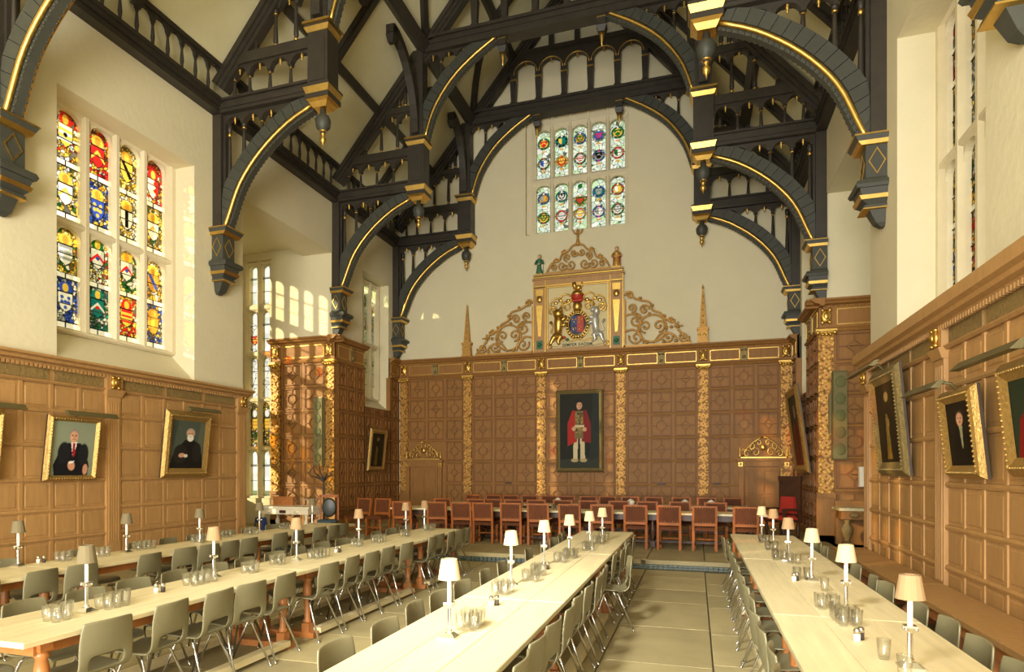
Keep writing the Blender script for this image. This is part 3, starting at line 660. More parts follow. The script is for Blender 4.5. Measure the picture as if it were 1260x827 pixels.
# ------------------------------------------------------------------ roof trusses
LOW = [(6.10, 6.98), (5.97, 7.29), (5.73, 7.85), (5.41, 8.29), (4.99, 8.69), (4.46, 9.05), (3.93, 9.28)]
UPP = [(3.50, 10.88), (3.30, 11.51), (3.02, 12.0), (2.62, 12.47), (2.05, 12.91), (1.38, 13.30)]
def resample(P, n):
    P = [Vector((x, 0, z)) for x, z in P]; L = [0]
    for a, b in zip(P, P[1:]): L.append(L[-1] + (b - a).length)
    out = []
    for i in range(n + 1):
        t = L[-1] * i / n; k = max(j for j in range(len(L)) if L[j] <= t + 1e-9); k = min(k, len(P) - 2)
        f = (t - L[k]) / (L[k + 1] - L[k]); q = lambda j: P[max(0, min(len(P) - 1, j))]
        p0, p1, p2, p3 = q(k - 1), q(k), q(k + 1), q(k + 2)
        out.append(.5 * ((2 * p1) + (p2 - p0) * f + (2 * p0 - 5 * p1 + 4 * p2 - p3) * f * f + (3 * p1 - p0 - 3 * p2 + p3) * f ** 3))
    return out
def arch(root, P, n, s, w0, w1, cap):
    """panelled arch brace: radial blocks, backing band, gilded edge roll; s mirrors; cap(z limit)"""
    q = resample(P, n); nor = []
    for i in range(n + 1):
        d = (q[min(i + 1, n)] - q[max(i - 1, 0)]).normalized(); nor.append(Vector((-d.z, 0, d.x)) * -1)
    def wid(i): t = i / n; return w0 + (w1 - w0) * t
    outer = [q[i] + nor[i] * wid(i) for i in range(n + 1)]
    for p in outer: p.x = min(p.x, cap[0]); p.z = min(p.z, cap[1])
    band = MB()
    for i in range(n):
        band.prism([(q[i].x, q[i].z), (q[i + 1].x, q[i + 1].z), (outer[i + 1].x, outer[i + 1].z), (outer[i].x, outer[i].z)], -.1, .1, lambda u, v, w: (s * u, w, v))
    br = band.build('arch_brace', 'slate', root)
    for i in range(n):
        a, b, c, d = q[i], q[i + 1], outer[i + 1], outer[i]; m = (a + b + c + d) / 4; sh = lambda p: (m + (p - m) * .95)
        a, b, c, d = sh(a + (d - a) * .12), sh(b + (c - b) * .12), sh(c), sh(d)
        MB().prism([(a.x, a.z), (b.x, b.z), (c.x, c.z), (d.x, d.z)], -.14, .14, lambda u, v, w: (s * u, w, v)).build('arch_block', 'slate', br)
    for y in (-.115, .115): MB().tube([(s * p.x, y, p.z) for p in [q[i] - nor[i] * .01 for i in range(n + 1)]], .045, 8).build('gilded_roll', 'gold', br)
    MB().tube([(s * p.x, 0, p.z) for p in [q[i] - nor[i] * .03 for i in range(n + 1)]], .10, 4, flat=1.0).build('soffit_strip', 'slate', br)
    b = MB()
    for i in range(n * 2):
        k = i // 2; p = q[k] + (q[k + 1] - q[k]) * (.25 + .5 * (i % 2)) - nor[k] * .085
        for y in (-.075, .075): b.ball((s * p.x, y, p.z), .026, 0, 5)
    o = b.build('beaded_edge', 'slate', br); o['kind'] = 'stuff'
    return br
def bal_mesh(n=8):
    b = MB()
    b.rings([([(.05, 0), (.05, .05)], 0), ([(.034, .05), (.05, .075), (.05, .095), (.034, .115)], 1), ([(.03, .115), (.055, .17), (.05, .3), (.032, .80), (.03, .86)], 0),
             ([(.034, .86), (.048, .875), (.048, .895), (.034, .91)], 1), ([(.045, .91), (.055, .96), (.055, 1.0)], 0)], n=n); return b
BAL = bal_mesh().mesh('baluster', ['black', 'gold'])
DROP = MB().lathe([(.004, -.16), (.022, -.13), (.014, -.105), (.036, -.08), (.028, -.045), (.045, -.01), (.045, 0)], n=7).mesh('gilded_drop', ['gold'])
def baluster(root, u, z0, z1, k=1.0): put('baluster', BAL, root, (u, 0, z0), (0, 0, 0), (k, k, z1 - z0))
def arcade(root, xs, zc, zt, name='arcade', th=.07, rise=None, m='black', drops=True, s=1):
    """row of round arches between xs: crowns at zc, top zt"""
    o = None
    b = MB()
    for xa, xb in zip(xs, xs[1:]):
        r = abs(xb - xa) / 2 - .035; xm = (xa + xb) / 2; rs = rise or r
        arc = [(xm + r * cos(pi - pi * k / 8), zc - rs + rs * sin(pi * k / 8)) for k in range(9)]; lo, hi = min(xa, xb), max(xa, xb)
        b.prism([(lo, zc - rs)] + arc + [(hi, zc - rs), (hi, zt), (lo, zt)], -th, th, lambda u, v, w: (s * u, w, v))
    o = b.build(name, m, root)
    if drops:
        for xa, xb in zip(xs, xs[1:]): put('gilded_drop', DROP, o, (s * (xa + xb) / 2, 0, zc + .02))
    return o
def moulded(p, q, w, h, n=3):
    b = MB(); b.beam(p, q, w, h)
    for i in range(n): b.beam(p, q, w + .05 - .012 * (i % 2), h * .16, up=(0, 0, 1)) if False else None
    return b
def make_truss(label, loc):
    root = thing('roof_truss', label, 'roof truss', loc)
    for s in (1, -1):
        c = MB()   # corbel (built on +u then mirrored through s)
        def fr(z0, z1, u0a, u0b, y0, y1, k=0):
            c.add([(s * 6.36, -y0, z0), (s * u0a, -y0, z0), (s * u0a, y0, z0), (s * 6.36, y0, z0), (s * 6.36, -y1, z1), (s * u0b, -y1, z1), (s * u0b, y1, z1), (s * 6.36, y1, z1)],
                  [(0, 1, 2, 3), (4, 5, 6, 7), (0, 1, 5, 4), (1, 2, 6, 5), (2, 3, 7, 6), (3, 0, 4, 7)], k)
        fr(5.6, 5.66, 6.29, 6.22, .06, .1); fr(5.66, 5.86, 6.22, 6.12, .1, .13); fr(5.86, 5.92, 6.04, 6.04, .19, .19); fr(5.92, 6.0, 6.1, 6.0, .16, .22); fr(6.06, 6.17, 6.0, 5.97, .22, .25); fr(6.17, 6.22, 5.93, 5.9, .28, .3); fr(6.22, 6.28, 5.9, 5.93, .3, .28); fr(6.28, 6.34, 6.0, 6.06, .24, .2); fr(6.34, 6.84, 6.06, 6.06, .19, .19)
        fr(6.90, 6.97, 5.94, 5.9, .27, .3)
        co = c.build('corbel', 'slate', root); c = MB()
        for q in ((6.84, 6.90, 5.99, 5.94, .25, .27), (6.97, 6.995, 5.885, 5.885, .31, .31), (6.0, 6.06, 5.99, 5.96, .235, .25), (5.855, 5.875, 6.02, 6.02, .2, .2)):
            c = MB(); fr(*q); c.build('gilded_band', 'gold', co)
        D4 = [(0, 6.38), (.15, 6.59), (0, 6.80), (-.15, 6.59)]
        for face in range(3):
            c = MB(); pt = (lambda t, z: (s * 6.055, t, z)) if face == 0 else (lambda t, z: (s * (6.21 + t * .8), (-.195, .195)[face - 1], z)); ins = lambda t, z: (t * .84, 6.59 + (z - 6.59) * .87)
            for (ta, za), (tb, zb) in zip(D4, D4[1:] + D4[:1]):
                o0, o1 = pt(ta, za), pt(tb, zb); i0, i1 = pt(*ins(ta, za)), pt(*ins(tb, zb)); nv = Vector((-s * .012, 0, 0)) if face == 0 else Vector((0, (-.012, .012)[face - 1], 0))
                c.add([o0, o1, i1, i0] + [Vector(v) + nv for v in (o0, o1, i1, i0)], [(0, 1, 2, 3), (7, 6, 5, 4), (0, 4, 5, 1), (1, 5, 6, 2), (2, 6, 7, 3), (3, 7, 4, 0)])
            me_ = c.mesh('gilded_diamond', ['gold']); bm = bmesh.new(); bm.from_mesh(me_); bmesh.ops.remove_doubles(bm, verts=bm.verts, dist=1e-4); bm.to_mesh(me_); bm.free(); put('gilded_diamond', me_, co)
        B = lambda n, u0, u1, y, z0, z1, m='black': MB().box(min(s * u0, s * u1), max(s * u0, s * u1), -y, y, z0, z1).build(n, m, root)
        w = MB().box(min(s * 6.36, s * 6.13), max(s * 6.36, s * 6.13), -.17, .17, 6.99, 9.46); w.box(min(s * 6.14, s * 6.08), max(s * 6.14, s * 6.08), -.08, .08, 6.99, 9.46); w.build('wall_post', 'black', root)
        h = MB()
        for z0, z1, y in ((9.46, 9.5, .2), (9.5, 9.56, .16), (9.56, 9.66, .18), (9.66, 9.72, .15), (9.72, 9.77, .21)): h.box(min(s * 6.36, s * 3.5), max(s * 6.36, s * 3.5), -y, y, z0, z1)
        h.build('hammer_beam', 'black', root)
        p = MB().box(s * 3.72 - .23, s * 3.72 + .23, -.22, .22, 9.62, 10.7).box(s * 3.72 - .19, s * 3.72 + .19, -.18, .18, 10.9, 13.3).box(s * 3.72 - .17, s * 3.72 + .17, -.235, .235, 9.7, 10.62)
        p.box(s * 3.72 - .27, s * 3.72 + .27, -.26, .26, 9.34, 9.44).box(s * 3.72 - .3, s * 3.72 + .3, -.29, .29, 9.57, 9.62)
        p = p.build('hammer_post', 'black', root)
        x = s * 3.72
        for z0, a0, z1, a1 in ((9.44, .25, 9.57, .30), (9.29, .20, 9.34, .26), (9.20, .15, 9.29, .21), (10.70, .24, 10.79, .29), (10.85, .31, 10.90, .31)):
            MB().frus(x, 0, z0, a0, a0 - .01, z1, a1, a1 - .01).build('gilded_band', 'gold', p)
        MB().box(x - .27, x + .27, -.26, .26, 10.79, 10.85).build('cap_moulding', 'black', p)
        pe = MB().lathe([(.06, 9.22), (.07, 9.1), (.13, 9.06), (.17, 8.98), (.15, 8.84), (.07, 8.76), (.05, 8.72)], (x, 0, 0), 8).build('pendant', 'slate', root)
        MB().lathe([(.05, 8.72), (.06, 8.69), (.03, 8.66), (.075, 8.6), (.06, 8.54), (.02, 8.5), (.004, 8.43)], (x, 0, 0), 8).lathe([(.075, 8.77), (.09, 8.755), (.075, 8.74)], (x, 0, 0), 8).build('gilded_tip', 'gold', pe)
        arch(root, LOW, 16, s, .36, .30, (6.13, 9.46)); arch(root, UPP, 14, s, .36, .30, (3.62, 13.22))
        # arcades: above the lower arch, above the hammer beam, and upper tiers
        xs = [6.12, 5.66, 5.2, 4.74, 4.3]; arcade(root, xs, 9.40, 9.46, 'arcade', rise=.17, s=s)
        for u, z in ((6.03, 7.5), (5.66, 8.30), (5.2, 8.78), (4.74, 9.1)): baluster(root, s * u, z, 9.26, 1)
        xs = [6.02, 5.51, 5.0, 4.49, 3.95]; arcade(root, xs, 10.45, 10.5, 'arcade', s=s, rise=.2)
        for u in (5.9, 5.51, 5.0, 4.49): baluster(root, s * u, 9.77, 10.27, .85)
        MB().box(min(s * 5.75, s * 3.9), max(s * 5.75, s * 3.9), -.12, .12, 10.48, 10.70).build('rail', 'black', root)
        for u in (5.35, 4.86, 4.36): baluster(root, s * u, 10.70, min(11.75, roofz(XC + u) - .55), 1)
        MB().box(min(s * 4.7, s * 3.85), max(s * 4.7, s * 3.85), -.1, .1, 11.72, 11.88).build('rail', 'black', root)
        arcade(root, [4.75, 4.3, 3.88], 11.68, 11.74, 'arcade', s=s, rise=.18); baluster(root, s * 4.3, 11.88, 12.6); baluster(root, s * 4.12, 11.88, 12.8)
        arcade(root, [3.52, 3.05, 2.6, 2.2], 13.16, 13.2, 'arcade', s=s, rise=.16)
        for u, z in ((3.05, 12.2), (2.6, 12.7)): baluster(root, s * u, z, 13.04, .9)
        a = Vector((s * 6.3, 0, roofz(XC + 6.3) - .22)); b_ = Vector((0, 0, roofz(XC) - .22)); ra = MB()
        up = Vector((s * RM, 0, 1)).normalized()
        for off, hh, y in ((.0, .12, .20), (-.10, .1, .15), (-.19, .1, .11)): ra.beam(a + up * off, b_ + up * off, y * 2, hh, up=up)
        ra.build('principal_rafter', 'black', root)
    h = MB()
    for z0, z1, y in ((13.2, 13.26, .2), (13.26, 13.4, .16), (13.4, 13.5, .19), (13.5, 13.56, .15), (13.56, 13.64, .21)): h.box(-3.45, 3.45, -y, y, z0, z1)
    h.build('collar_beam', 'black', root)
    for s in (1, -1):
        q = MB().box(s * 1.3 - .1, s * 1.3 + .1, -.1, .1, 13.02, 13.2).frus(s * 1.3, 0, 12.84, .08, .08, 12.98, .13, .13)
        q = q.build('pendant', 'black', root)
        MB().lathe([(.004, 12.48), (.03, 12.56), (.065, 12.74), (.075, 12.84)], (s * 1.3, 0, 0), 7).box(s * 1.3 - .11, s * 1.3 + .11, -.11, .11, 13.185, 13.205).build('gilded_tip', 'gold', q)
    cx = [-2.49, -1.66, -.83, 0, .83, 1.66, 2.49]
    cx = [-2.08 + .832 * i for i in range(6)]
    o = arcade(root, cx, 14.98, 15.2, 'collar_arcade', th=.1, s=1)
    q = MB()
    for xa, xb in zip(cx, cx[1:]): q.tube([((xa + xb) / 2 + .385 * cos(pi * k / 10), -.1, 14.98 - .385 + .385 * sin(pi * k / 10)) for k in range(11)], .018, 5)
    q.build('gilded_edge', 'gold', o)
    for x in cx:
        p = MB().frus(x, 0, 13.64, .11, .11, 13.76, .09, .09).frus(x, 0, 13.76, .075, .075, 14.42, .10, .10).box(x - .1, x + .1, -.1, .1, 14.48, 15.05).build('collar_post', 'black', root)
        MB().box(x - .095, x + .095, -.095, .095, 14.42, 14.48).build('gilded_band', 'gold', p)
    MB().box(-2.4, 2.4, -.12, .12, 15.19, 15.34).build('upper_collar', 'black', root)
    for x in (-1.66, -.83, 0, .83, 1.66): MB().frus(x, 0, 15.34, .08, .08, min(16.5, roofz(XC + x) - .35), .07, .07).build('upper_post', 'black', root)
    MB().box(-1.3, 1.3, -.12, .12, 16.4, 16.58).build('upper_rail', 'black', root)
    return root
T = make_truss('dark hammerbeam roof truss third from the camera, midway to the end wall', (XC, TR[2], 0))
dup(T, (XC, TR[1], 0), 0, 'dark hammerbeam roof truss second from the camera with large gilt arches')
dup(T, (XC, TR[3], 0), 0, 'dark hammerbeam roof truss standing flush against the end wall around the stained window')
dup(T, (XC, TR[0], 0), 0, 'nearest dark hammerbeam roof truss, only its arch feet in the upper corners', skip=('collar_beam', 'collar_arcade', 'collar_post', 'upper_collar', 'upper_post', 'upper_rail'))
# framing between trusses
def wallplate(y0, y1, s, label):
    root = thing('wall_plate', label, 'wall plate', (XC, 0, 0)); L = y1 - y0 - .3; a = y0 + .15
    h = MB()
    for z0, z1, u in ((9.46, 9.52, 6.13), (9.52, 9.6, 6.17), (9.6, 9.7, 6.12), (9.7, 9.78, 6.08)): h.box(min(s * 6.36, s * u), max(s * 6.36, s * u), a, a + L, z0, z1)
    h.build('plate_beam', 'black', root); n = 12; p = L / n
    x = s * 6.16; z0, z1 = 9.78, 10.42
    MB().box(x - .07, x + .07, a, a + L, z1, z1 + .1).build('top_rail', 'black', root)
    for i in range(n):
        b = MB(); y = a + i * p; r = p / 2 - .035
        arc = [(y + p / 2 + r * cos(pi - pi * k / 6), z1 - .17 + .15 * sin(pi * k / 6)) for k in range(7)]
        b.prism([(y, z1 - .17)] + arc + [(y + p, z1 - .17), (y + p, z1), (y, z1)], -.03, .03, lambda u, v, w: (x + w, u, v)); b.build('arch_head', 'black', root)
        if i: MB().lathe([(.04, z0), (.028, z0 + .08), (.042, z0 + .18), (.024, z0 + .40), (.04, z0 + .46)], (x, y, 0), 7).build('baluster', 'black', root)
def bay_frame(y0, y1, s, label):
    root = thing('roof_bracing', label, 'roof bracing', (XC, 0, 0)); P = lambda u, y, o=.16: Vector((s * u, y, roofz(XC + u) - o)); up = (s * RM, 0, 1)
    ym = (y0 + y1) / 2
    MB().beam(P(4.9, y0), P(4.9, y1), .2, .22, up=up).build('lower_purlin', 'black', root)
    ub = MB().beam(P(3.55, y0, .2), P(3.55, y1, .2), .3, .34, up=up).build('upper_purlin', 'black', root)
    MB().beam(P(2.1, y0), P(2.1, y1), .2, .22, up=up).build('ridge_purlin', 'black', root)
    r = MB()
    for o, hh, w in ((.1, .12, .26), (.18, .1, .16)): r.beam(P(6.2, ym, o), P(.05, ym, o), w, hh, up=up)
    r.build('common_rafter', 'black', root)
    for ya, yb in ((y0, ym), (y1, ym)):
        pts = [Vector((s * 3.72, ya + (yb - ya) * (.08 + .62 * (1 - cos(t))), 11.0 + 1.95 * sin(t))) for t in [k * pi / 2 / 8 for k in range(9)]]
        b = MB()
        for p, q in zip(pts, pts[1:]): b.beam(p, q, .2, .2, up=(1, 0, 0))
        b.build('longitudinal_brace', 'black', root)
        e = pts[-1]; q = MB().frus(e.x, e.y, 12.55, .07, .07, 12.75, .11, .11).box(e.x - .1, e.x + .1, e.y - .1, e.y + .1, 12.78, 12.98); q.build('pendant', 'black', root)
        for u0, u1, t0, t1 in ((3.5, 2.15, 0, 1),):
            pp = [P(u0 + (u1 - u0) * k / 6, ya + (yb - ya) * (sin(k / 6 * pi / 2)), .14) for k in range(7)]; b = MB()
            for p, q in zip(pp, pp[1:]): b.beam(p, q, .16, .14, up=up)
            b.build('wind_brace', 'black', root)
nb = ['nearest', 'second', 'far']
for i in range(3):
    for s in (-1, 1):
        sd = 'left' if s < 0 else 'right'
        wallplate(TR[i], TR[i + 1], s, 'arcaded black wall plate along the %s wall top in the %s roof bay' % (sd, nb[i]))
        bay_frame(TR[i], TR[i + 1], s, 'dark purlins, rafter and curved braces on the %s roof slope of the %s bay' % (sd, nb[i]))

# ------------------------------------------------------------------ gilded achievement above the end wall cornice
ZB = 5.58; YF = YB - .16
def spiral(b, cx, cz, r, a0, turns, y=0, t=.03, k=0, shrink=.78, n=22, sg=1):
    b.tube([(cx + sg * r * (1 - shrink * i / n) * cos(a0 + turns * 2 * pi * i / n), y, cz + r * (1 - shrink * i / n) * sin(a0 + turns * 2 * pi * i / n)) for i in range(n + 1)], t, 6, k)
    e = r * (1 - shrink); a = a0 + turns * 2 * pi; b.ball((cx + sg * e * cos(a), y, cz + e * sin(a)), t * 1.5, k, 6)
def path(b, pts, y=0, t=.03, k=0): b.tube([(x, y, z) for x, z in [(v.x, v.z) for v in resample(pts, len(pts) * 4)]], t, 6, k)
def cresting(s):
    b = MB()   # s=1: rises towards x=0 from x=1.95
    X = lambda x: s * x
    b.box(min(X(0), X(2.0)), max(X(0), X(2.0)), -.05, .03, 0, .06); b.box(min(X(0), X(.06)), max(X(0), X(.06)), -.05, .03, 0, 1.5)
    for cx, cz, r, a0, tn in ((1.78, .24, .17, 0, -1.3), (1.33, .27, .19, pi, 1.25), (1.06, .62, .2, -pi * .5, 1.2), (.66, .62, .2, -pi * .5, -1.2), (.38, .30, .22, pi * .9, 1.25), (.36, .82, .22, pi * .5, -1.3),
                              (.25, 1.22, .15, pi * 1.5, 1.2), (.62, 1.14, .16, 0, 1.2), (1.42, .78, .1, 0, -1.2), (.18, 1.62, .13, pi, -1.2)):
        spiral(b, X(cx), cz, r, a0, tn, sg=s)
    spiral(b, X(.86), .55, .42, 0, 1, shrink=0.0, n=26, sg=s)
    path(b, [(X(1.98), .06), (X(1.66), .42), (X(1.5), .70), (X(1.22), .82), (X(1.1), 1.0), (X(.86), 1.12), (X(.78), 1.36), (X(.5), 1.44), (X(.3), 1.54), (X(.1), 1.72)])
    path(b, [(X(1.6), .1), (X(1.5), .3), (X(1.15), .38), (X(.9), .1)]); path(b, [(X(.05), .5), (X(.3), .54), (X(.52), .36), (X(.6), .1)]); path(b, [(X(.05), 1.0), (X(.3), 1.02), (X(.5), .86)])
    for x, z in ((1.62, .55), (1.42, .55), (1.22, .9), (.86, 1.25), (.78, 1.0), (.5, 1.5), (1.55, .12), (1.2, .12), (.7, .12), (.5, .5)): b.ball((X(x), -.02, z), .05, 0, 6)
    path(b, [(X(1.62), .42), (X(1.62), .58), (X(1.62), .7)], t=.026); path(b, [(X(1.5), .57), (X(1.62), .57), (X(1.76), .57)], t=.026); return b
for s, x, sd in ((-1, -4.98, 'left'), (1, -2.13, 'right')):
    tag(cresting(s).build('openwork_cresting', 'goldflat', None, (x, YF, ZB)), 'gilt openwork scroll cresting sloping down on the %s side of the royal arms' % sd, 'cresting')
ach = thing('royal_arms', 'carved and gilded royal coat of arms in a tall frame above the end wall panelling', 'coat of arms', (-3.56, YF, ZB))
MB().box(-1.03, 1.03, .03, .08, 0, 2.1).build('back_panel', 'cream', ach)
q = MB()
for s in (-1, 1):
    q.box(s * 1.22 - .2, s * 1.22 + .2, -.06, .1, 0, 2.1); q.box(s * 1.0 - .04, s * 1.0 + .04, -.05, .06, .1, 2.1)
q.box(-1.42, 1.42, -.06, .1, 2.08, 2.32).box(-1.46, 1.46, -.1, .1, 2.32, 2.37).box(-1.42, 1.42, -.12, .1, 2.44, 2.5).box(-1.0, 1.0, -.05, .06, 0, .1); q.build('frame', 'oak', ach)
q = MB()
for s in (-1, 1):
    for x in (1.03, 1.42): q.box(s * x - .012, s * x + .012, -.08, -.05, 0, 2.3)
    q.box(s * 1.22 - .12, s * 1.22 + .12, -.09, -.06, 1.82, 2.02); q.ball((s * 1.22, -.09, 1.7), .09, 0, 8, (1, .5, 1.2)); q.frus(s * 1.22, -.07, .5, .04, .02, 1.5, .11, .03)
    q.box(s * .965 - .012, s * .965 + .012, -.07, -.05, .1, 2.1)
q.box(-1.42, 1.42, -.115, -.06, 2.38, 2.42).box(-1.42, 1.42, -.08, -.06, 2.10, 2.14).box(-.96, .96, -.07, -.05, 2.05, 2.075).build('gilded_frame', 'gold', ach)
for s in (-1, 1): MB().box(s * 1.22 - .1, s * 1.22 + .1, -.09, -.06, .1, .36).ball((s * 1.22, -.09, .23), .07, 0, 6).build('carved_block', 'green', ach)
# shield with garter
q = MB(); q.lathe([(.36, -.05), (.36, .0), (.30, .03)], (0, -.02, .82), 22, 0, True, Matrix(((1, 0, 0), (0, 0, -1), (0, 1.22, 0)))); q.build('garter', 'blackpaint', ach)
q = MB()
for i in range(26):
    a = 2 * pi * i / 26; q.box(.33 * cos(a) - .02, .33 * cos(a) + .02, -.075, -.05, .82 + .40 * sin(a) - .02, .82 + .40 * sin(a) + .02)
q.tube([(.37 * cos(a), -.04, .82 + .455 * sin(a)) for a in [2 * pi * i / 24 for i in range(25)]], .018, 5); q.tube([(.285 * cos(a), -.06, .82 + .35 * sin(a)) for a in [2 * pi * i / 24 for i in range(25)]], .016, 5); q.build('garter_lettering', 'gold', ach)
def quarter(x0, x1, z0, z1, m): MB().box(x0, x1, -.085, -.05, z0, z1).build('quartering', m, ach)
quarter(-.2, 0, .84, 1.08, 'blue'); quarter(0, .2, .84, 1.08, 'red'); quarter(-.2, 0, .57, .84, 'blue'); quarter(0, .2, .57, .84, 'red')
q = MB()
for x, z in ((-.15, .98), (-.05, .98), (-.1, .9), (.06, 1.02), (.06, .95), (.06, .88), (.14, .98), (.12, .72), (.07, .66)): q.ball((x, -.09, z), .03, 0, 6, (1.3, .5, .8))
q.tube([(-.1, -.09, .8), (-.14, -.09, .7), (-.1, -.09, .6)], .015, 5); q.tube([(-.06, -.09, .8), (-.04, -.09, .7), (-.06, -.09, .62)], .02, 5); q.build('charges', 'gold', ach)
# helm, crown and crest beast
MB().lathe([(.06, 1.22), (.12, 1.26), (.15, 1.38), (.13, 1.5), (.08, 1.54)], (0, -.06, 0), 10).build('helm', 'gold', ach)
q = MB().box(-.16, .16, -.14, .0, 1.54, 1.6)
for t in (-.13, 0, .13): q.ball((t, -.1, 1.64), .045, 0, 6)
q.lathe([(.16, 1.58), (.19, 1.74), (.17, 1.80)], (0, -.06, 0), 10).build('crown_cap', 'red', ach)
MB().lathe([(.17, 1.70), (.20, 1.76), (.17, 1.82), (.12, 1.88), (.04, 1.9)], (0, -.06, 0), 10).build('crown', 'gold', ach)
def beast(parts, m, name):
    b = MB()
    for pts, rr in parts: b.tube([(x, -.08 - dy, z) for x, z, dy in pts], [t * 1.3 for t in rr], 8)
    o = b.build(name, m, ach); return o
beast([([(-.05, 1.92, 0), (.05, 1.98, 0), (.12, 1.96, 0)], [.05, .06, .05]), ([(-.06, 1.95, 0), (-.09, 2.06, 0), (-.1, 2.14, 0)], [.05, .05, .055]), ([(-.06, 1.95, 0), (-.07, 1.86, 0)], [.025, .02]), ([(.1, 1.95, 0), (.11, 1.86, 0)], [.03, .02]), ([(.12, 1.97, 0), (.17, 2.05, 0), (.15, 2.14, 0)], [.015, .012, .02])], 'gold', 'crest_lion')
beast([([(-.62, .50, 0), (-.60, .72, 0), (-.58, .92, .02), (-.58, 1.08, .02)], [.09, .10, .12, .10]), ([(-.58, 1.05, .03), (-.60, 1.2, .05), (-.56, 1.3, .06)], [.11, .13, .09]), ([(-.54, 1.28, .08), (-.47, 1.26, .1)], [.07, .045]),
       ([(-.62, .52, 0), (-.52, .42, .03), (-.62, .3, .03), (-.56, .2, .05)], [.08, .07, .045, .04]), ([(-.66, .5, 0), (-.78, .4, 0), (-.84, .28, 0), (-.88, .18, .02)], [.08, .06, .045, .04]),
       ([(-.55, .95, .04), (-.42, 1.0, .05), (-.34, 1.1, .05)], [.06, .045, .04]), ([(-.54, .85, .04), (-.42, .8, .05), (-.33, .86, .05)], [.06, .045, .04]), ([(-.7, .5, 0), (-.84, .62, 0), (-.78, .8, 0), (-.86, .95, 0)], [.025, .02, .02, .04])], 'gold', 'lion_supporter')
beast([([(.60, .50, 0), (.58, .72, 0), (.56, .92, .02), (.58, 1.06, .02)], [.08, .08, .10, .07]), ([(.58, 1.05, .03), (.62, 1.2, .05), (.56, 1.28, .06)], [.07, .075, .06]), ([(.55, 1.27, .08), (.44, 1.18, .1)], [.055, .03]),
       ([(.60, .52, 0), (.52, .42, .03), (.58, .32, .03), (.48, .24, .05)], [.08, .06, .04, .03]), ([(.64, .5, 0), (.76, .44, 0), (.78, .32, 0), (.86, .2, .02)], [.08, .06, .04, .03]),
       ([(.54, .95, .04), (.43, 1.02, .05), (.35, .98, .05)], [.05, .04, .03]), ([(.53, .85, .04), (.42, .86, .05), (.34, .78, .05)], [.05, .04, .03]), ([(.68, .5, 0), (.84, .6, 0), (.76, .78, 0), (.86, .92, 0)], [.02, .018, .018, .035])], 'silverpaint', 'silver_supporter')
MB().tube([(.53, -.18, 1.33), (.49, -.2, 1.44), (.44, -.22, 1.56)], [.02, .014, .004], 6).build('horn', 'gold', ach)
q = MB()
for s in (-1, 1):
    for cx, cz, r, a0, tn in ((.62, 1.5, .3, -pi / 2, .85), (.34, 1.62, .22, pi * .1, .8), (.8, 1.3, .16, pi, -1.0), (.34, 1.38, .14, 0, 1)): spiral(q, s * cx, cz, r, a0, tn, -.04, .026, sg=s, shrink=.6)
    for cx, cz in ((.55, 1.62), (.7, 1.55), (.45, 1.5), (.3, 1.6), (.78, 1.42)): q.ball((s * cx, -.03, cz), .06, 0, 6, (1.2, .4, .9))
    q.ball((s * .14, -.05, .42), .05, 0, 6); path(q, [(s * .02, .36), (s * .2, .3), (s * .42, .36), (s * .5, .28)], -.03, .02)
q.build('mantling', 'gold', ach)
for x, m in ((-.42, 'red'), (-.32, 'green')): MB().ball((x, -.06, .42 if m == 'red' else .35), .055, 0, 8, (1, .5, 1)).build('rose', m, ach)
q = MB(); sw = [(-.95, .14), (-.8, .24), (-.55, .2), (0, .17), (.55, .2), (.8, .24), (.95, .14)]
q.prism([(x, z - .065) for x, z in sw] + [(x, z + .065) for x, z in sw[::-1]], -.075, -.055, lambda u, v, w: (u, w, v)); mot = q.build('motto_scroll', 'cream', ach)
for s in (-1, 1):
    q = MB(); spiral(q, s * .9, .16, .1, 0, 1.2, -.06, .025, sg=s); q.build('scroll_end', 'goldflat', mot)
cu = D.curves.new('motto', 'FONT'); cu.body = 'SEMPER EADEM'; cu.size = .125; cu.extrude = .006; cu.align_x = 'CENTER'; cu.space_character = 1.15; cu.offset = .003
to = D.objects.new('motto_tmp', cu); COL.objects.link(to); bpy.context.view_layer.update()
me = D.meshes.new_from_object(to.evaluated_get(bpy.context.evaluated_depsgraph_get())); D.objects.remove(to); me.materials.clear(); me.materials.append(MT['blackpaint'])
put('motto_lettering', me, mot, (0, -.082, .135), (pi / 2, 0, 0))
# pediment scroll with finial
q = MB(); q.box(-1.05, 1.05, -.05, .05, 2.5, 2.56)
for s in (-1, 1):
    for cx, cz, r, a0, tn in ((.78, 2.7, .13, 0, 1.2), (.5, 2.74, .16, pi, 1.2), (.22, 2.75, .17, 0, -1.2), (.34, 3.0, .13, -pi / 2, 1.2), (.12, 3.12, .12, pi, 1.2), (.7, 2.95, .07, 0, -1.1), (.44, 3.2, .07, 0, -1.1)): spiral(q, s * cx, cz, r, a0, tn, 0, .026, sg=s)
    path(q, [(s * 1.0, 2.58), (s * .84, 2.84), (s * .6, 2.92), (s * .5, 3.12), (s * .3, 3.2), (s * .18, 3.34), (s * .04, 3.38)], 0, .028)
q.lathe([(.03, 3.34), (.10, 3.38), (.05, 3.46), (.03, 3.56), (.04, 3.7), (.02, 3.74), (.05, 3.8), (.004, 3.9)], (0, 0, 0), 8); path(q, [(-.16, 3.84), (-.08, 3.74), (0, 3.77), (.08, 3.74), (.16, 3.84)], 0, .025)
q.build('pediment', 'goldflat', ach)
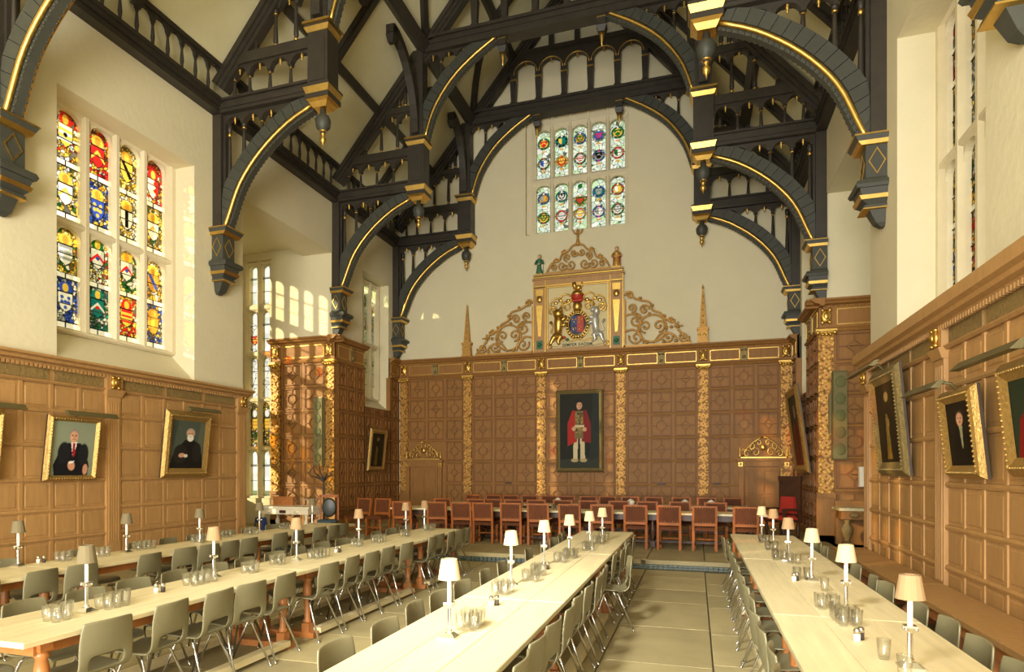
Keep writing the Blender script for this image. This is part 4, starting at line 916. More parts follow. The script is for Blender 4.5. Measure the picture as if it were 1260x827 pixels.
def statue(x, z, mrobe, mcloak, label):
    root = thing('saint_statue', label, 'statue', (x, YF, z)); b = MB()
    b.lathe([(.10, 0), (.12, .03), (.085, .22), (.075, .32), (.10, .42), (.105, .47), (.04, .52)], (0, 0, 0), 10)
    for s in (-1, 1): b.tube([(s * .09, 0, .46), (s * .13, -.03, .36), (s * .03, -.11, .32)], [.035, .035, .025], 6)
    b.build('robe', mrobe, root); MB().lathe([(.12, .02), (.115, .25), (.12, .46)], (0, .03, 0), 10, 0, True, Matrix.Diagonal((1, .6, 1))).build('cloak', mcloak, root)
    h = MB().ball((0, -.005, .585), .055, 0, 8, (.9, 1, 1.2)).tube([(0, 0, .5), (0, 0, .56)], .03, 6); h.ball((0, -.06, .58), .012, 0, 5)
    for s in (-1, 1): h.ball((s * .02, -.1, .325), .025, 0, 5)
    h.build('head_and_hands', 'skin', root); MB().ball((0, .012, .60), .056, 0, 8, (1.05, 1, 1.15)).build('hair', 'darkwood', root)
    MB().box(-.12, .12, -.1, .1, -.02, .02).build('plinth', 'gold', root)
statue(-4.80, ZB + 2.52, 'green', 'white', 'small painted statue in a green robe on the left corner of the arms frame')
statue(-2.34, ZB + 2.52, 'goldflat', 'red', 'small painted statue in a red cloak on the right corner of the arms frame')
for x, sd in ((-7.28, 'left'), (.20, 'right')):
    root = thing('obelisk', 'gilded carved obelisk on the end wall cornice %s of the royal arms' % sd, 'obelisk', (x, YF, ZB))
    MB().box(-.16, .16, -.12, .12, 0, .06).box(-.14, .14, -.1, .1, .06, .4).box(-.17, .17, -.12, .12, .4, .46).build('pedestal', 'goldflat', root)
    q = MB().frus(0, 0, .46, .10, .08, 1.62, .02, .02); q.lathe([(.02, 1.62), (.035, 1.66), (.004, 1.76)], (0, 0, 0), 6)
    for i in range(5): q.ball((0, -.085 + i * .012, .6 + i * .2), .028, 0, 6)
    q.build('spire', 'goldflat', root); b = MB()
    for s in (-1, 1): spiral(b, s * .07, .23, .07, 0, 1.1, -.11, .014, sg=s)
    b.build('carved_scroll', 'gold', root)

# ------------------------------------------------------------------ portraits
def frame_parts(root, w, h, fw, m, dep=.07, slip=None):
    p = [(0, 0), (fw * .25, -dep * .7), (fw * .5, -dep), (fw * .8, -dep * .6), (fw, -dep * .35)]
    c = [(-w / 2, 0), (w / 2, 0), (w / 2, h), (-w / 2, h)]; cx, cz = 0, h / 2; vs = []
    for k in range(4):
        x, z = c[k]; sx = 1 if x < 0 else -1; sz = 1 if z < h / 2 else -1
        for d, y in p: vs.append((x + sx * d, y, z + sz * d))
    n = len(p); fs = []
    for k in range(4):
        for j in range(n - 1): a = k * n + j; b_ = ((k + 1) % 4) * n + j; fs.append((a, b_, b_ + 1, a + 1))
    MB().add(vs, fs).build('frame', m, root); MB().box(-w / 2, w / 2, 0, .03, 0, h).build('back', 'framedark', root)
    b = MB()
    for x in np.arange(-w / 2 + fw * .5, w / 2 - fw * .4, .05): b.ball((x, -dep, fw * .5), .015, 0, 5).ball((x, -dep, h - fw * .5), .015, 0, 5)
    for z in np.arange(fw * .6, h - fw * .5, .05): b.ball((-w / 2 + fw * .5, -dep, z), .015, 0, 5).ball((w / 2 - fw * .5, -dep, z), .015, 0, 5)
    o = b.build('carved_ornament', m, root); o['kind'] = 'stuff'
def portrait(label, loc, rz, w, h, art, fw=.11, m='frame', lean=.12, lamp=.75, side_depth=.1, lamp_dx=0):
    root = thing('framed_portrait', label, 'painting', loc, rz, rx=lean); frame_parts(root, w, h, fw, m)
    put('canvas', art.mesh('canvas', w - fw * 1.9, h - fw * 1.9, 'paint'), root, (0, -.02, fw * .95))
    if lamp:
        b = MB(); z = h + .03; x0 = -lamp / 2 + lamp_dx; x1 = lamp / 2 + lamp_dx; b.prism([(-.28, z), (-.20, z + .07), (-.14, z + .07), (-.2, z - .01)], x0, x1, lambda u, v, t: (t, u, v)); pl = b.build('picture_light', 'lampbar', root)
        MB().tube([(0, .02, h - .06), (0, -.06, h + .06), (0, -.18, z + .06)], .018, 6).build('light_bracket', 'lampbar', pl)
    return root
def face(A, x, y, r, hair=None, beard=None, skin=(.80, .60, .47)):
    rx = r / A.asp
    if hair: A.ell(x, y + r * .35, rx * .98, r * 1.0, hair)
    A.ell(x, y, rx * .78, r, skin); A.ell(x - rx * .25, y - r * .1, rx * .4, r * .8, tuple(c * 1.08 for c in skin), soft=.8)
    for s in (-1, 1): A.ell(x + s * rx * .3, y + r * .12, rx * .14, r * .07, (.2, .14, .1)); A.ell(x + s * rx * .3, y + r * .28, rx * .2, r * .06, (.4, .28, .2))
    A.ell(x + rx * .04, y - r * .15, rx * .12, r * .2, tuple(c * .85 for c in skin)); A.ell(x, y - r * .45, rx * .3, r * .08, (.55, .28, .24))
    if beard: A.ell(x, y - r * .75, rx * .72, r * .75, beard); A.ell(x, y - r * .38, rx * .25, r * .07, (.5, .3, .25))
def art_suit():
    A = Art(72, 96, .86, (.50, .52, .44)); A.ell(.5, .8, .9, .6, (.54, .57, .47), soft=.9)
    A.poly([(.12, .0), (.88, .0), (.90, .2), (.78, .5), (.66, .60), (.38, .60), (.22, .48), (.08, .2)], (.10, .10, .11)); A.ell(.3, .42, .14, .2, (.13, .13, .14)); A.ell(.75, .4, .12, .2, (.13, .13, .14))
    A.poly([(.44, .62), (.58, .62), (.535, .40), (.50, .36)], (.92, .90, .86)); A.poly([(.49, .60), (.54, .60), (.555, .40), (.52, .34), (.49, .40)], (.62, .14, .18))
    face(A, .5, .72, .105, (.55, .52, .48)); A.ell(.49, .19, .08, .09, (.80, .58, .45), .3); A.ell(.82, .12, .06, .1, (.78, .56, .44)); A.poly([(.42, .26), (.55, .28), (.54, .24), (.43, .22)], (.9, .88, .85)); return A.noise(.06)
def art_beard():
    A = Art(72, 96, .72, (.30, .33, .28)); A.poly([(.7, 0), (1, .0), (1, 1), (.85, 1)], (.36, .38, .32)); A.poly([(0, 1), (.2, 1), (.1, .5), (0, .4)], (.25, .28, .24))
    A.poly([(.0, .0), (1, .0), (.95, .3), (.84, .5), (.68, .60), (.42, .60), (.2, .42), (.06, .24)], (.12, .11, .10)); A.ell(.3, .3, .2, .2, (.16, .15, .13)); A.ell(.78, .35, .14, .2, (.16, .15, .13))
    face(A, .56, .71, .095, (.66, .62, .56), (.90, .88, .82)); A.ell(.34, .28, .09, .045, (.80, .60, .48), .2); A.ell(.46, .27, .06, .035, (.86, .82, .76)); return A.noise(.06)
def art_dark(skin=True, tone=(.13, .11, .08)):
    A = Art(60, 92, .62, tone); A.poly([(.1, 0), (.9, 0), (.82, .45), (.64, .62), (.38, .62), (.2, .45)], (.09, .08, .06))
    face(A, .5, .72, .1, (.3, .22, .14)); A.poly([(.45, .62), (.58, .62), (.54, .3), (.5, .26)], (.62, .60, .46)); return A.noise(.1)
def art_red():
    A = Art(60, 92, .62, (.16, .20, .14)); A.poly([(.05, 0), (.95, 0), (.86, .5), (.64, .66), (.36, .66), (.16, .5)], (.48, .10, .08)); A.poly([(.4, .66), (.6, .66), (.56, .1), (.44, .1)], (.16, .10, .08)); face(A, .5, .76, .09, (.26, .19, .12), skin=(.62, .46, .35)); return A.noise(.08)
def art_gold():
    A = Art(60, 92, .6, (.20, .16, .09)); A.poly([(.2, 0), (.8, 0), (.74, .5), (.6, .74), (.42, .74), (.3, .55)], (.14, .11, .07)); A.noise(.15); A.poly([(.32, .05), (.55, .05), (.5, .6), (.4, .62)], (.42, .34, .14)); A.noise(.3)
    A.ell(.5, .82, .1, .06, (.5, .42, .28)); A.ell(.5, .5, .05, .06, (.46, .38, .22)); return A
def art_standing():   # plain robed standing figure, red gown, pale hose
    A = Art(84, 150, .57, (.13, .13, .09)); A.poly([(0, 0), (1, 0), (1, .16), (0, .12)], (.20, .21, .17)); A.poly([(.74, .1), (1, .16), (1, 1), (.84, 1)], (.15, .17, .15))
    A.poly([(.34, .12), (.45, .12), (.47, .46), (.36, .46)], (.82, .76, .60)); A.poly([(.53, .12), (.64, .12), (.62, .46), (.51, .46)], (.80, .74, .58)); A.ell(.38, .11, .09, .025, (.7, .62, .44)); A.ell(.60, .11, .09, .025, (.7, .62, .44))
    A.poly([(.2, .30), (.44, .36), (.44, .76), (.33, .78), (.2, .6)], (.66, .16, .12)); A.poly([(.78, .34), (.56, .36), (.56, .76), (.67, .78), (.78, .6)], (.50, .13, .12))
    A.poly([(.38, .40), (.60, .40), (.60, .77), (.40, .77)], (.46, .40, .24)); A.mosaic(60, [(.46, .40, .24), (.62, .52, .28), (.3, .26, .2)], .0, (.41, .59, .44, .74)); A.poly([(.38, .55), (.62, .55), (.62, .58), (.38, .58)], (.8, .74, .56))
    A.ell(.36, .53, .05, .028, (.8, .62, .48)); A.ell(.63, .52, .05, .028, (.8, .62, .48)); face(A, .5, .835, .05, (.25, .17, .1)); A.ell(.5, .90, .11, .02, (.12, .1, .09)); return A.noise(.08)
portrait('portrait of a man in a dark suit and red tie on the left wainscot', (XL + .14, 8.27, 1.61), R(90), .97, 1.06, art_suit(), .09, lean=.13, lamp=.95, lamp_dx=.15)
portrait('portrait of a white bearded man in a black gown on the left wainscot', (XL + .14, 10.88, 1.63), R(90), 1.28, 1.33, art_beard(), .19, lean=.11, lamp=.9, lamp_dx=.18)
portrait('gilt framed portrait cut by the left edge of the picture', (XL + .14, 6.5, 1.64), R(90), 1.2, 1.05, art_dark(), .12, lamp=.9, lamp_dx=.3)
portrait('tarnished ornate framed dark portrait, farthest of three on the right wainscot', (XR - .14, 10.85, 1.70), R(-90), 1.42, 1.52, art_gold(), .2, 'framedull', lean=.09, lamp=1.5, lamp_dx=-.35)
portrait('plain gilt framed portrait of a pale faced man, middle of three on the right wainscot', (XR - .14, 8.18, 1.70), R(-90), .96, .94, art_dark(), .14, lean=.10, lamp=1.05, lamp_dx=-.4)
portrait('gilt framed portrait of a sitter in red cut by the right edge', (XR - .14, 6.5, 1.73), R(-90), 1.3, 1.0, art_red(), .17, lean=.10, lamp=1.3, lamp_dx=-.35)
portrait('tall portrait of a standing robed figure hung at the centre of the end wall', (-3.50, YB - .14, 1.70), 0, 1.5, 2.62, art_standing(), .13, 'framedull', lean=.02, lamp=0)
portrait('small gilt framed dark portrait on the left dais wall', (XL + .16, 19.3, 1.74), R(90), 1.15, 1.35, art_gold(), .15, lean=.1, lamp=0)
portrait('gilt framed portrait seen edge on, hung on the right dais wall', (XR - .26, 18.4, 1.7), R(-90), 1.9, 2.15, art_red(), .2, lean=.13, lamp=0)

# ------------------------------------------------------------------ column loudspeakers, notice box
for nm, x, y, z0, h, rz in (('left', -10.22, BAY[1] - .2, 1.9, 1.95, 0), ('right', 3.02, BAY[1] - .2, 2.02, 1.95, 0)):
    root = thing('column_speaker', 'slim olive column loudspeaker with five round grilles on the %s bay panelling' % nm, 'loudspeaker', (x, y, z0), .12 if nm == 'right' else -.1)
    MB().box(-.14, .14, -.1, .06, 0, h).build('cabinet', 'speaker', root); MB().box(-.155, .155, -.105, -.06, -.01, .02).box(-.155, .155, -.105, -.06, h - .02, h + .01).build('trim_band', 'lampbar', root)
    for i in range(5): MB().lathe([(.105, 0), (.105, .012), (.09, .018)], (0, -.1, .22 + i * .375), 14, 0, True, Matrix(((1, 0, 0), (0, 0, -1), (0, 1.25, 0)))).build('grille', 'speakerdisc', root)
    MB().box(-.2, -.15, .0, .05, h * .3, h * .75).build('mounting_bracket', 'speaker', root)
tag(MB().box(-.07, .07, -.05, .07, 0, .4).box(-.08, .08, -.06, .07, -.02, 0).box(-.08, .08, -.06, .07, .4, .42).build('wall_box', 'white', None, (3.49, BAY[1] - .17, 1.43)), 'small white box fixed near the corner of the right window bay', 'wall box')
for i, (x, z) in enumerate(((-5.86, 1.32), (.6, 1.34), (-1.0, 1.32))):
    tag(MB().box(-.11, .11, -.03, .0, 0, .04).build('name_plate', 'blackpaint', None, (x, YB - .1, z)), ['small dark plate on the end wall panelling left of the standing portrait', 'small dark plate on the end wall panelling left of the right door', 'small dark plate on the end wall just right of the standing portrait'][i], 'plate')

# ------------------------------------------------------------------ chairs
def shell_mesh():
    prof = [(-.225, .405), (-.215, .44), (-.12, .447), (0, .436), (.09, .430), (.15, .438), (.19, .472), (.209, .515), (.222, .562), (.236, .65), (.248, .73), (.256, .805)]
    wid = [.185, .20, .208, .208, .205, .203, .205, .205, .206, .205, .20, .182]; P = [(y, z, w) for (y, z), w in zip(prof, wid)]; P.insert(-1, (.2545, .79, .187)); TT = [-1, -.9, -.62, -.33, 0, .33, .62, .9, 1]; n = 9
    vs = []; fs = []
    for j, (y, z, w) in enumerate(P):
        for i in range(n):
            t = TT[i]; back = max(0, min(1, (z - .46) / .2)) if y > .1 else 0
            vs.append((t * w, y - .035 * t * t * back, z + (.012 * t * t if y < .12 else 0) - (.008 * t ** 4 if j == len(P) - 1 else 0)))
    for j in range(len(P) - 1):
        for i in range(n - 1):
            if j in (6, 7) and 2 <= i <= 5: continue
            fs.append((j * n + i, j * n + i + 1, (j + 1) * n + i + 1, (j + 1) * n + i))
    me = D.meshes.new('s'); me.from_pydata(vs, [], fs); o = D.objects.new('s', me); COL.objects.link(o)
    m = o.modifiers.new('a', 'SOLIDIFY'); m.thickness = .014; m.offset = 0; m = o.modifiers.new('b', 'SUBSURF'); m.levels = 1
    bpy.context.view_layer.update(); r = D.meshes.new_from_object(o.evaluated_get(bpy.context.evaluated_depsgraph_get())); D.objects.remove(o)
    r.polygons.foreach_set('use_smooth', [True] * len(r.polygons)); r.materials.append(MT['plastic']); return r
SHELL = shell_mesh()
LEGS = []
for sx in (-1, 1):
    for sy, foot, top in ((-1, -.22, -.06), (1, .24, .06)):
        LEGS.append(MB().tube([(sx * .06, top * .5, .418), (sx * .135, top, .416), (sx * .158, top + sy * .02, .39), (sx * .225, foot, .0)], .0105, 6).lathe([(.015, 0), (.015, .018)], (sx * .225, foot, 0), 6).mesh('leg', ['chrome']))
C0 = None
def plastic_chair(x, y, rz, label, z=0):
    global C0
    if C0 is None:
        C0 = thing('plastic_chair', label, 'chair', (x, y, z), rz, 'grey plastic chairs at the long tables'); put('shell', SHELL, C0)
        for me in LEGS: put('leg', me, C0)
        return C0
    return dup(C0, (x, y, z), rz, label)
TN = {'F': 'leftmost', 'L': 'second', 'M': 'third', 'R': 'rightmost'}
TX = {'F': (-7.0, -6.18), 'L': (-4.62, -3.82), 'M': (-1.83, -.98), 'R': (.53, 1.46)}
def row(tab, side, X, ys):
    for i, y in enumerate(ys):
        jx = random.uniform(-.025, .025); jr = random.uniform(-.09, .09)
        plastic_chair(X + jx + (-.256 if side == 'right' else .256), y, (-pi / 2 if side == 'right' else pi / 2) + jr,
                      'grey moulded chair, %s from camera on the %s side of the %s long table' % (ORD[i], side, TN[tab]))
row('L', 'right', -3.68, [3.47, 4.03, 4.54, 4.98, 5.46, 6.26, 6.82, 7.28, 7.78, 8.32, 9.2, 9.6, 10.05, 10.5, 10.86])
row('L', 'left', -4.86, [3.1, 3.72, 4.22, 4.75, 5.28, 5.8, 6.3, 6.85, 7.4, 7.95, 8.5, 9.05, 9.6, 10.2, 10.7])
row('M', 'left', -2.0, [3.4, 3.98, 4.6, 5.06, 5.6, 6.32, 6.92, 7.35, 8.15, 9.0, 9.55, 10.0, 10.5])
row('M', 'right', -.86, [2.95, 3.45, 3.92, 4.38, 4.86, 5.35, 5.85, 6.4, 6.95, 8.1, 8.6, 9.15, 9.7, 10.3])
row('R', 'left', .38, [3.1, 3.6, 4.1, 4.62, 5.15, 5.7, 6.3, 6.9, 7.6, 8.2, 8.8, 9.5, 10.1, 10.65])
row('R', 'right', 1.62, [4.15, 4.68, 5.24, 5.75, 6.72, 7.12, 7.9, 9.6, 10.3, 11.1])
row('F', 'right', -6.1, [3.6, 4.3, 4.88, 5.34, 6.25, 6.9, 7.3, 7.74, 8.15, 8.95, 9.4, 10.1, 10.5, 10.9])
row('F', 'left', -7.26, [5.3, 6.3, 7.2, 7.75, 8.3, 9.0, 9.6, 10.2])
plastic_chair(-.93, 7.75, -pi / 2 + .2, 'grey moulded chair pulled out at an angle from right side of the third long table')

# ------------------------------------------------------------------ long tables
def turned_leg(): return MB().box(-.045, .045, -.045, .045, 0, .1).lathe([(.04, .1), (.05, .12), (.032, .15), (.04, .3), (.048, .48), (.036, .54), (.05, .56), (.036, .59)], (0, 0, 0), 10).box(-.045, .045, -.045, .045, .59, .66)
TLEG = turned_leg().mesh('leg', ['legwood'])
def long_table(tab, i, y0, y1, label):
    xa, xb = TX[tab]; w = xb - xa; root = thing('refectory_table', label, 'table', ((xa + xb) / 2, y0, 0), 0, 'long dining tables'); L = y1 - y0
    for k in range(3): MB().frus((k - 1) * w / 3, L / 2, .715, w / 6 - .0015, L / 2, .744, w / 6 - .0015, L / 2).frus((k - 1) * w / 3, L / 2, .744, w / 6 - .0015, L / 2, .75, w / 6 - .005, L / 2 - .004).build('top_plank', 'pine', root)
    q = MB()
    for s in (-1, 1): q.box(s * (w / 2 - .14) - .015, s * (w / 2 - .14) + .015, .16, L - .16, .62, .715)
    for y in (.17, L - .17): q.box(-w / 2 + .12, w / 2 - .12, y - .015, y + .015, .62, .715)
    q.build('apron', 'legwood', root)
    for y in (.22, L - .22):
        for s in (-1, 1): put('leg', TLEG, root, (s * (w / 2 - .13), y, .05))
        MB().box(-w / 2 + .02, w / 2 - .02, y - .06, y + .06, 0, .06).build('trestle_foot', 'legwood', root)
    for s in (-1, 1): MB().box(s * (w / 2 - .05) - .05, s * (w / 2 - .05) + .05, .28, L - .28, .035, .09).build('foot_rail', 'pine', root)
SEC = {'F': [(2.2, 5.28), (5.29, 8.34), (8.35, 11.4)], 'L': [(2.93, 6.0), (6.01, 9.1), (9.11, 11.0)], 'M': [(2.1, 5.2), (5.21, 8.3), (8.31, 11.4)], 'R': [(2.2, 5.3), (5.31, 8.45), (8.46, 11.6)]}
for t in 'FLMR':
    for i, (a, b_) in enumerate(SEC[t]): long_table(t, i, a, b_, '%s section of the %s long scrubbed pine dining table' % (('near', 'middle', 'far')[i], TN[t]))

# ------------------------------------------------------------------ table lamps, tumblers, salts
LM = {}
def table_lamp(tab, i, x, y, shade='shade', tilt=0.):
    words = {'shade': 'cream', 'shadedark': 'tan', 'shadegrey': 'dark olive'}[shade]
    lab = 'candle table lamp with %s shade, %s from camera on the %s long table' % (words, ORD[i], TN[tab])
    if shade in LM: dup(LM[shade], (x, y, .75), random.uniform(-.3, .3), lab, 'candle table lamps'); return
    root = LM[shade] = thing('table_lamp', lab, 'lamp', (x, y, .75), 0, 'candle table lamps')
    MB().box(-.055, .055, -.055, .055, 0, .012).frus(0, 0, .012, .05, .05, .035, .024, .024).build('base', 'silver', root)
    q = MB(); n = 16; pr = [(.02, .033), (.02, .045), (.014, .055), (.0125, .185), (.016, .19)]; vs = []; fs = []
    for r, z in pr:
        for k in range(n): a = 2 * pi * k / n; rr = r * (.86 if k % 2 and .05 < z < .186 else 1); vs.append((rr * cos(a), rr * sin(a), z))
    for j in range(len(pr) - 1):
        for k in range(n): fs.append((j * n + k, j * n + (k + 1) % n, (j + 1) * n + (k + 1) % n, (j + 1) * n + k))
    q.add(vs, fs); q.build('column', 'silver', root)
    q = MB().frus(0, 0, .188, .015, .015, .215, .026, .026).box(-.03, .03, -.03, .03, .215, .225)
    for sx in (-1, 1):
        for sy in (-1, 1): q.ball((sx * .024, sy * .024, .206), .009, 0, 5)
    q.build('capital', 'silver', root)
    MB().lathe([(.0135, .225), (.0135, .385)], (0, 0, 0), 10).build('candle', 'candle', root)
    q = MB(); vs = []; fs = []; n = 28
    for r, z in ((.071, .365), (.05, .492), (.046, .492), (.067, .365)):
        for k in range(n): a = 2 * pi * k / n; rr = r * (.985 if k % 2 else 1); vs.append((rr * cos(a), rr * sin(a), z))
    for j in range(4):
        for k in range(n): fs.append((j * n + k, j * n + (k + 1) % n, ((j + 1) % 4) * n + (k + 1) % n, ((j + 1) % 4) * n + k))
    q.add(vs, fs).lathe([(.004, .385), (.004, .47)], (0, 0, 0), 5).beam((-.048, 0, .47), (.048, 0, .47), .004, .004); q.build('lamp_shade', shade, root)
for i, (x, y) in enumerate([(-1.45, 3.89), (-1.58, 5.84), (-1.56, 7.14), (-1.46, 8.12), (-1.33, 8.87), (-1.27, 9.7)]): table_lamp('M', i, x, y)
for i, (x, y, c_) in enumerate([(1.07, 4.09, 'shadedark'), (1.05, 5.57, 'shade'), (1.03, 6.97, 'shade'), (1.0, 8.42, 'shadedark'), (1.02, 10.17, 'shadedark'), (.93, 10.82, 'shade')]): table_lamp('R', i, x, y, c_)
for i, (x, y, c_) in enumerate([(-4.22, 3.72, 'shadegrey'), (-4.4, 5.3, 'shadedark'), (-4.33, 6.6, 'shadedark'), (-4.44, 8.3, 'shadedark'), (-4.55, 10.14, 'shadedark'), (-4.53, 10.9, 'shadedark')]): table_lamp('L', i, x, y, c_)
for i, (x, y) in enumerate([(-6.9, 5.23), (-6.77, 6.55), (-6.62, 7.68), (-6.85, 9.36), (-6.9, 11.05)]): table_lamp('F', i, x, y, 'shadegrey')
def tumbler_mesh():
    b = MB(); n = 14; pr = [(.027, 0), (.033, .03), (.036, .112), (.0335, .112), (.030, .03), (.024, .012)]; vs = []; fs = []
    for r, z in pr:
        for k in range(n): a = 2 * pi * k / n; rr = r * (.95 if k % 2 and z < .06 else 1); vs.append((rr * cos(a), rr * sin(a), z))
    for j in range(len(pr) - 1):
        for k in range(n): fs.append((j * n + k, j * n + (k + 1) % n, (j + 1) * n + (k + 1) % n, (j + 1) * n + k))
    fs.append(tuple(range(n - 1, -1, -1))); fs.append(tuple((len(pr) - 1) * n + k for k in range(n))); b.add(vs, fs, 0, True); return b.mesh('tumbler', ['tumbler'])
TUM = tumbler_mesh()
def cluster(tab, i, x, y, n):
    lab = 'clear glass tumbler in the %s cluster from camera on the %s long table' % (ORD[i], TN[tab]); gr = 'tumblers in the %s cluster on the %s long table' % (ORD[i], TN[tab])
    if n == 1: lab = 'single clear glass tumbler, %s group from camera on the %s long table' % (ORD[i], TN[tab])
    xa, xb = TX[tab]; c_ = max(1, math.ceil(n / 2)) if n > 3 else n
    for k in range(n):
        px = x + (k % 2 - .5) * .085 * (n > 1) + random.uniform(-.006, .006); py = y + (k // 2 - (math.ceil(n / 2) - 1) / 2) * .083 + random.uniform(-.006, .006)
        tag(put('tumbler', TUM, None, (min(max(px, xa + .06), xb - .06), py, .7505), (0, 0, random.random())), lab, 'glass', gr if n > 1 else None)
for tab, L in {'L': [(-4.19, 3.5, 5), (-4.19, 3.97, 7), (-4.3, 5.0, 8), (-4.27, 5.72, 5), (-4.35, 6.31, 5), (-4.22, 6.9, 8), (-4.33, 8.05, 4), (-4.29, 8.62, 6), (-4.27, 9.54, 5), (-4.31, 10.6, 6)],
               'F': [(-6.88, 4.95, 2), (-6.82, 5.74, 5), (-6.75, 6.2, 5), (-6.83, 6.89, 8), (-6.74, 7.86, 8), (-6.83, 8.5, 7), (-6.73, 8.98, 6), (-6.81, 10.02, 6)],
               'M': [(-1.41, 4.2, 6), (-1.54, 5.42, 6), (-1.46, 6.1, 4), (-1.47, 6.5, 5), (-1.44, 7.45, 4), (-1.4, 7.85, 6), (-1.30, 8.66, 5), (-1.28, 9.45, 5), (-1.3, 10.1, 4)],
               'R': [(1.0, 4.0 - .1, 1), (.98, 4.24, 1), (.97, 5.16, 7), (.93, 5.62, 4), (1.05, 6.43, 1), (.96, 7.05, 4), (1.03, 8.2, 3), (.92, 8.5, 5), (.93, 9.5, 5), (.92, 10.4, 5)]}.items():
    for i, (x, y, n) in enumerate(L): cluster(tab, i, x, y, n)
SL = {}
def shaker(tab, i, x, y, fill):
    nm = {'salt': 'salt shaker', 'pepper': 'pepper shaker'}[fill]; lab = 'small glass %s with steel cap, %s pair from camera on the %s long table' % (nm, ORD[i], TN[tab])
    if fill in SL: dup(SL[fill], (x, y, .7505), 0, lab); return
    root = SL[fill] = thing(nm.replace(' ', '_'), lab, 'shaker', (x, y, .7505), 0, '%s shakers' % fill)
    MB().lathe([(.019, 0), (.019, .045)], (0, 0, 0), 10).build('jar', fill, root); MB().lathe([(.02, .045), (.02, .07), (.012, .078)], (0, 0, 0), 10).build('cap', 'chrome', root)
for tab, L in {'F': [(-6.95, 5.5)], 'L': [(-4.33, 4.5), (-4.28, 7.4)], 'M': [(-1.48, 4.89), (-1.5, 6.84)], 'R': [(.93, 4.62), (.87, 6.9)]}.items():
    for i, (x, y) in enumerate(L): shaker(tab, i, x, y, 'salt'); shaker(tab, i, x + .03, y + .045, 'pepper')

# ------------------------------------------------------------------ bench along the right wall
root = thing('wall_bench', 'long broad oak bench with carved brackets running along the right wall', 'bench', (XR - .1, 0, 0))
for y0, y1 in ((1.5, 5.2), (5.21, 9.0), (9.01, 12.8)): MB().box(-.5, 0, y0, y1, .42, .47).frus(-.25, (y0 + y1) / 2, .47, .25, (y1 - y0) / 2, .475, .245, (y1 - y0) / 2 - .005).build('seat_plank', 'oak', root)
MB().box(-.46, -.43, 1.5, 12.75, .30, .42).build('apron', 'legwood', root)
for i in range(10):
    y = 1.9 + i * 1.2; q = MB(); q.prism([(-.44, 0), (-.06, 0), (-.06, .42), (-.46, .42), (-.44, .34), (-.34, .26), (-.40, .14)], y - .03, y + .03, lambda u, v, w: (u, w, v)); q.build('bracket', 'legwood', root)
root = thing('settle', 'low red brown bench against the left wall behind the leftmost long table', 'bench', (XL + .16, 0, 0))
MB().box(0, .4, 2.4, 7.0, .40, .45).build('seat', 'redleather', root); MB().box(.03, .07, 5.2, 6.3, .45, .78).build('backrest', 'redleather', root)
for y in (2.6, 4.7, 6.8): MB().box(.03, .37, y - .04, y + .04, 0, .4).build('support', 'legwood', root)

# ------------------------------------------------------------------ high tables and leather chairs on the dais
HC = None
def high_chair(x, y, rz, label, group, h=.9, lm='leather'):
    global HC
    if HC is not None: return dup(HC, (x, y, DZ + .004), rz, label, group)
    root = HC = thing('leather_chair', label, 'chair', (x, y, DZ + .004), rz, group); w = .235
    MB().box(-w + .01, w - .01, -.2, .2, .40, .44).frus(0, 0, .44, w - .01, .2, .475, w - .04, .17).build('seat', 'leather', root)
    def yb(z): return .20 + max(0, z - .45) * .13
    q = MB(); z0, z1 = .56, h - .02; q.add([(-w + .04, yb(z0) - .02, z0), (w - .04, yb(z0) - .02, z0), (w - .04, yb(z1) - .02, z1), (-w + .04, yb(z1) - .02, z1), (-w + .04, yb(z0) + .025, z0), (w - .04, yb(z0) + .025, z0), (w - .04, yb(z1) + .025, z1), (-w + .04, yb(z1) + .025, z1)],
                                   [(0, 1, 2, 3), (7, 6, 5, 4), (0, 4, 5, 1), (1, 5, 6, 2), (2, 6, 7, 3), (3, 7, 4, 0)]); q.build('backrest', 'leather', root)
    for s in (-1, 1):
        MB().beam((s * (w - .02), yb(.42), .42), (s * (w - .02), yb(h), h), .045, .04, up=(0, 1, 0)).box(s * (w - .02) - .025, s * (w - .02) + .025, .178, .225, 0, .42).build('back_leg', 'chairwood', root)
        MB().box(s * (w - .03) - .028, s * (w - .03) + .028, -.2, -.145, .32, .41).lathe([(.02, .06), (.03, .1), (.02, .14), (.032, .24), (.022, .3), (.026, .32)], (s * (w - .03), -.172, 0), 8).box(s * (w - .03) - .028, s * (w - .03) + .028, -.2, -.145, 0, .07).build('front_leg', 'chairwood', root)
        MB().box(s * (w - .03) - .014, s * (w - .03) + .014, -.15, .18, .09, .125).build('side_stretcher', 'chairwood', root)
    MB().box(-w + .03, w - .03, .18, .225, .50, .56).build('lower_rail', 'chairwood', root); MB().box(-w + .03, w - .03, yb(h) - .03, yb(h) + .022, h - .03, h).build('top_rail', 'chairwood', root)
    MB().lathe([(.014, -.2), (.024, -.1), (.014, 0), (.024, .1), (.014, .2)], (0, -.17, .2), 8, 0, True, Matrix(((0, 0, 1), (1, 0, 0), (0, 1, 0)))).build('front_stretcher', 'chairwood', root)
    q = MB()
    for t in np.arange(-w + .07, w - .05, .05):
        for z in (z0 + .02, z1 - .02): q.ball((t, yb(z) + .027, z), .007, 0, 4)
    o = q.build('brass_nails', 'gold', root); o['kind'] = 'stuff'; return root
def rows(xs, y, rz, nm, gr):
    for i, x in enumerate(xs): high_chair(x + random.uniform(-.03, .03), y + random.uniform(-.05, .05), rz + random.uniform(-.05, .05), 'brown leather chair, %s from left in the %s' % (ORD[i], nm), gr)
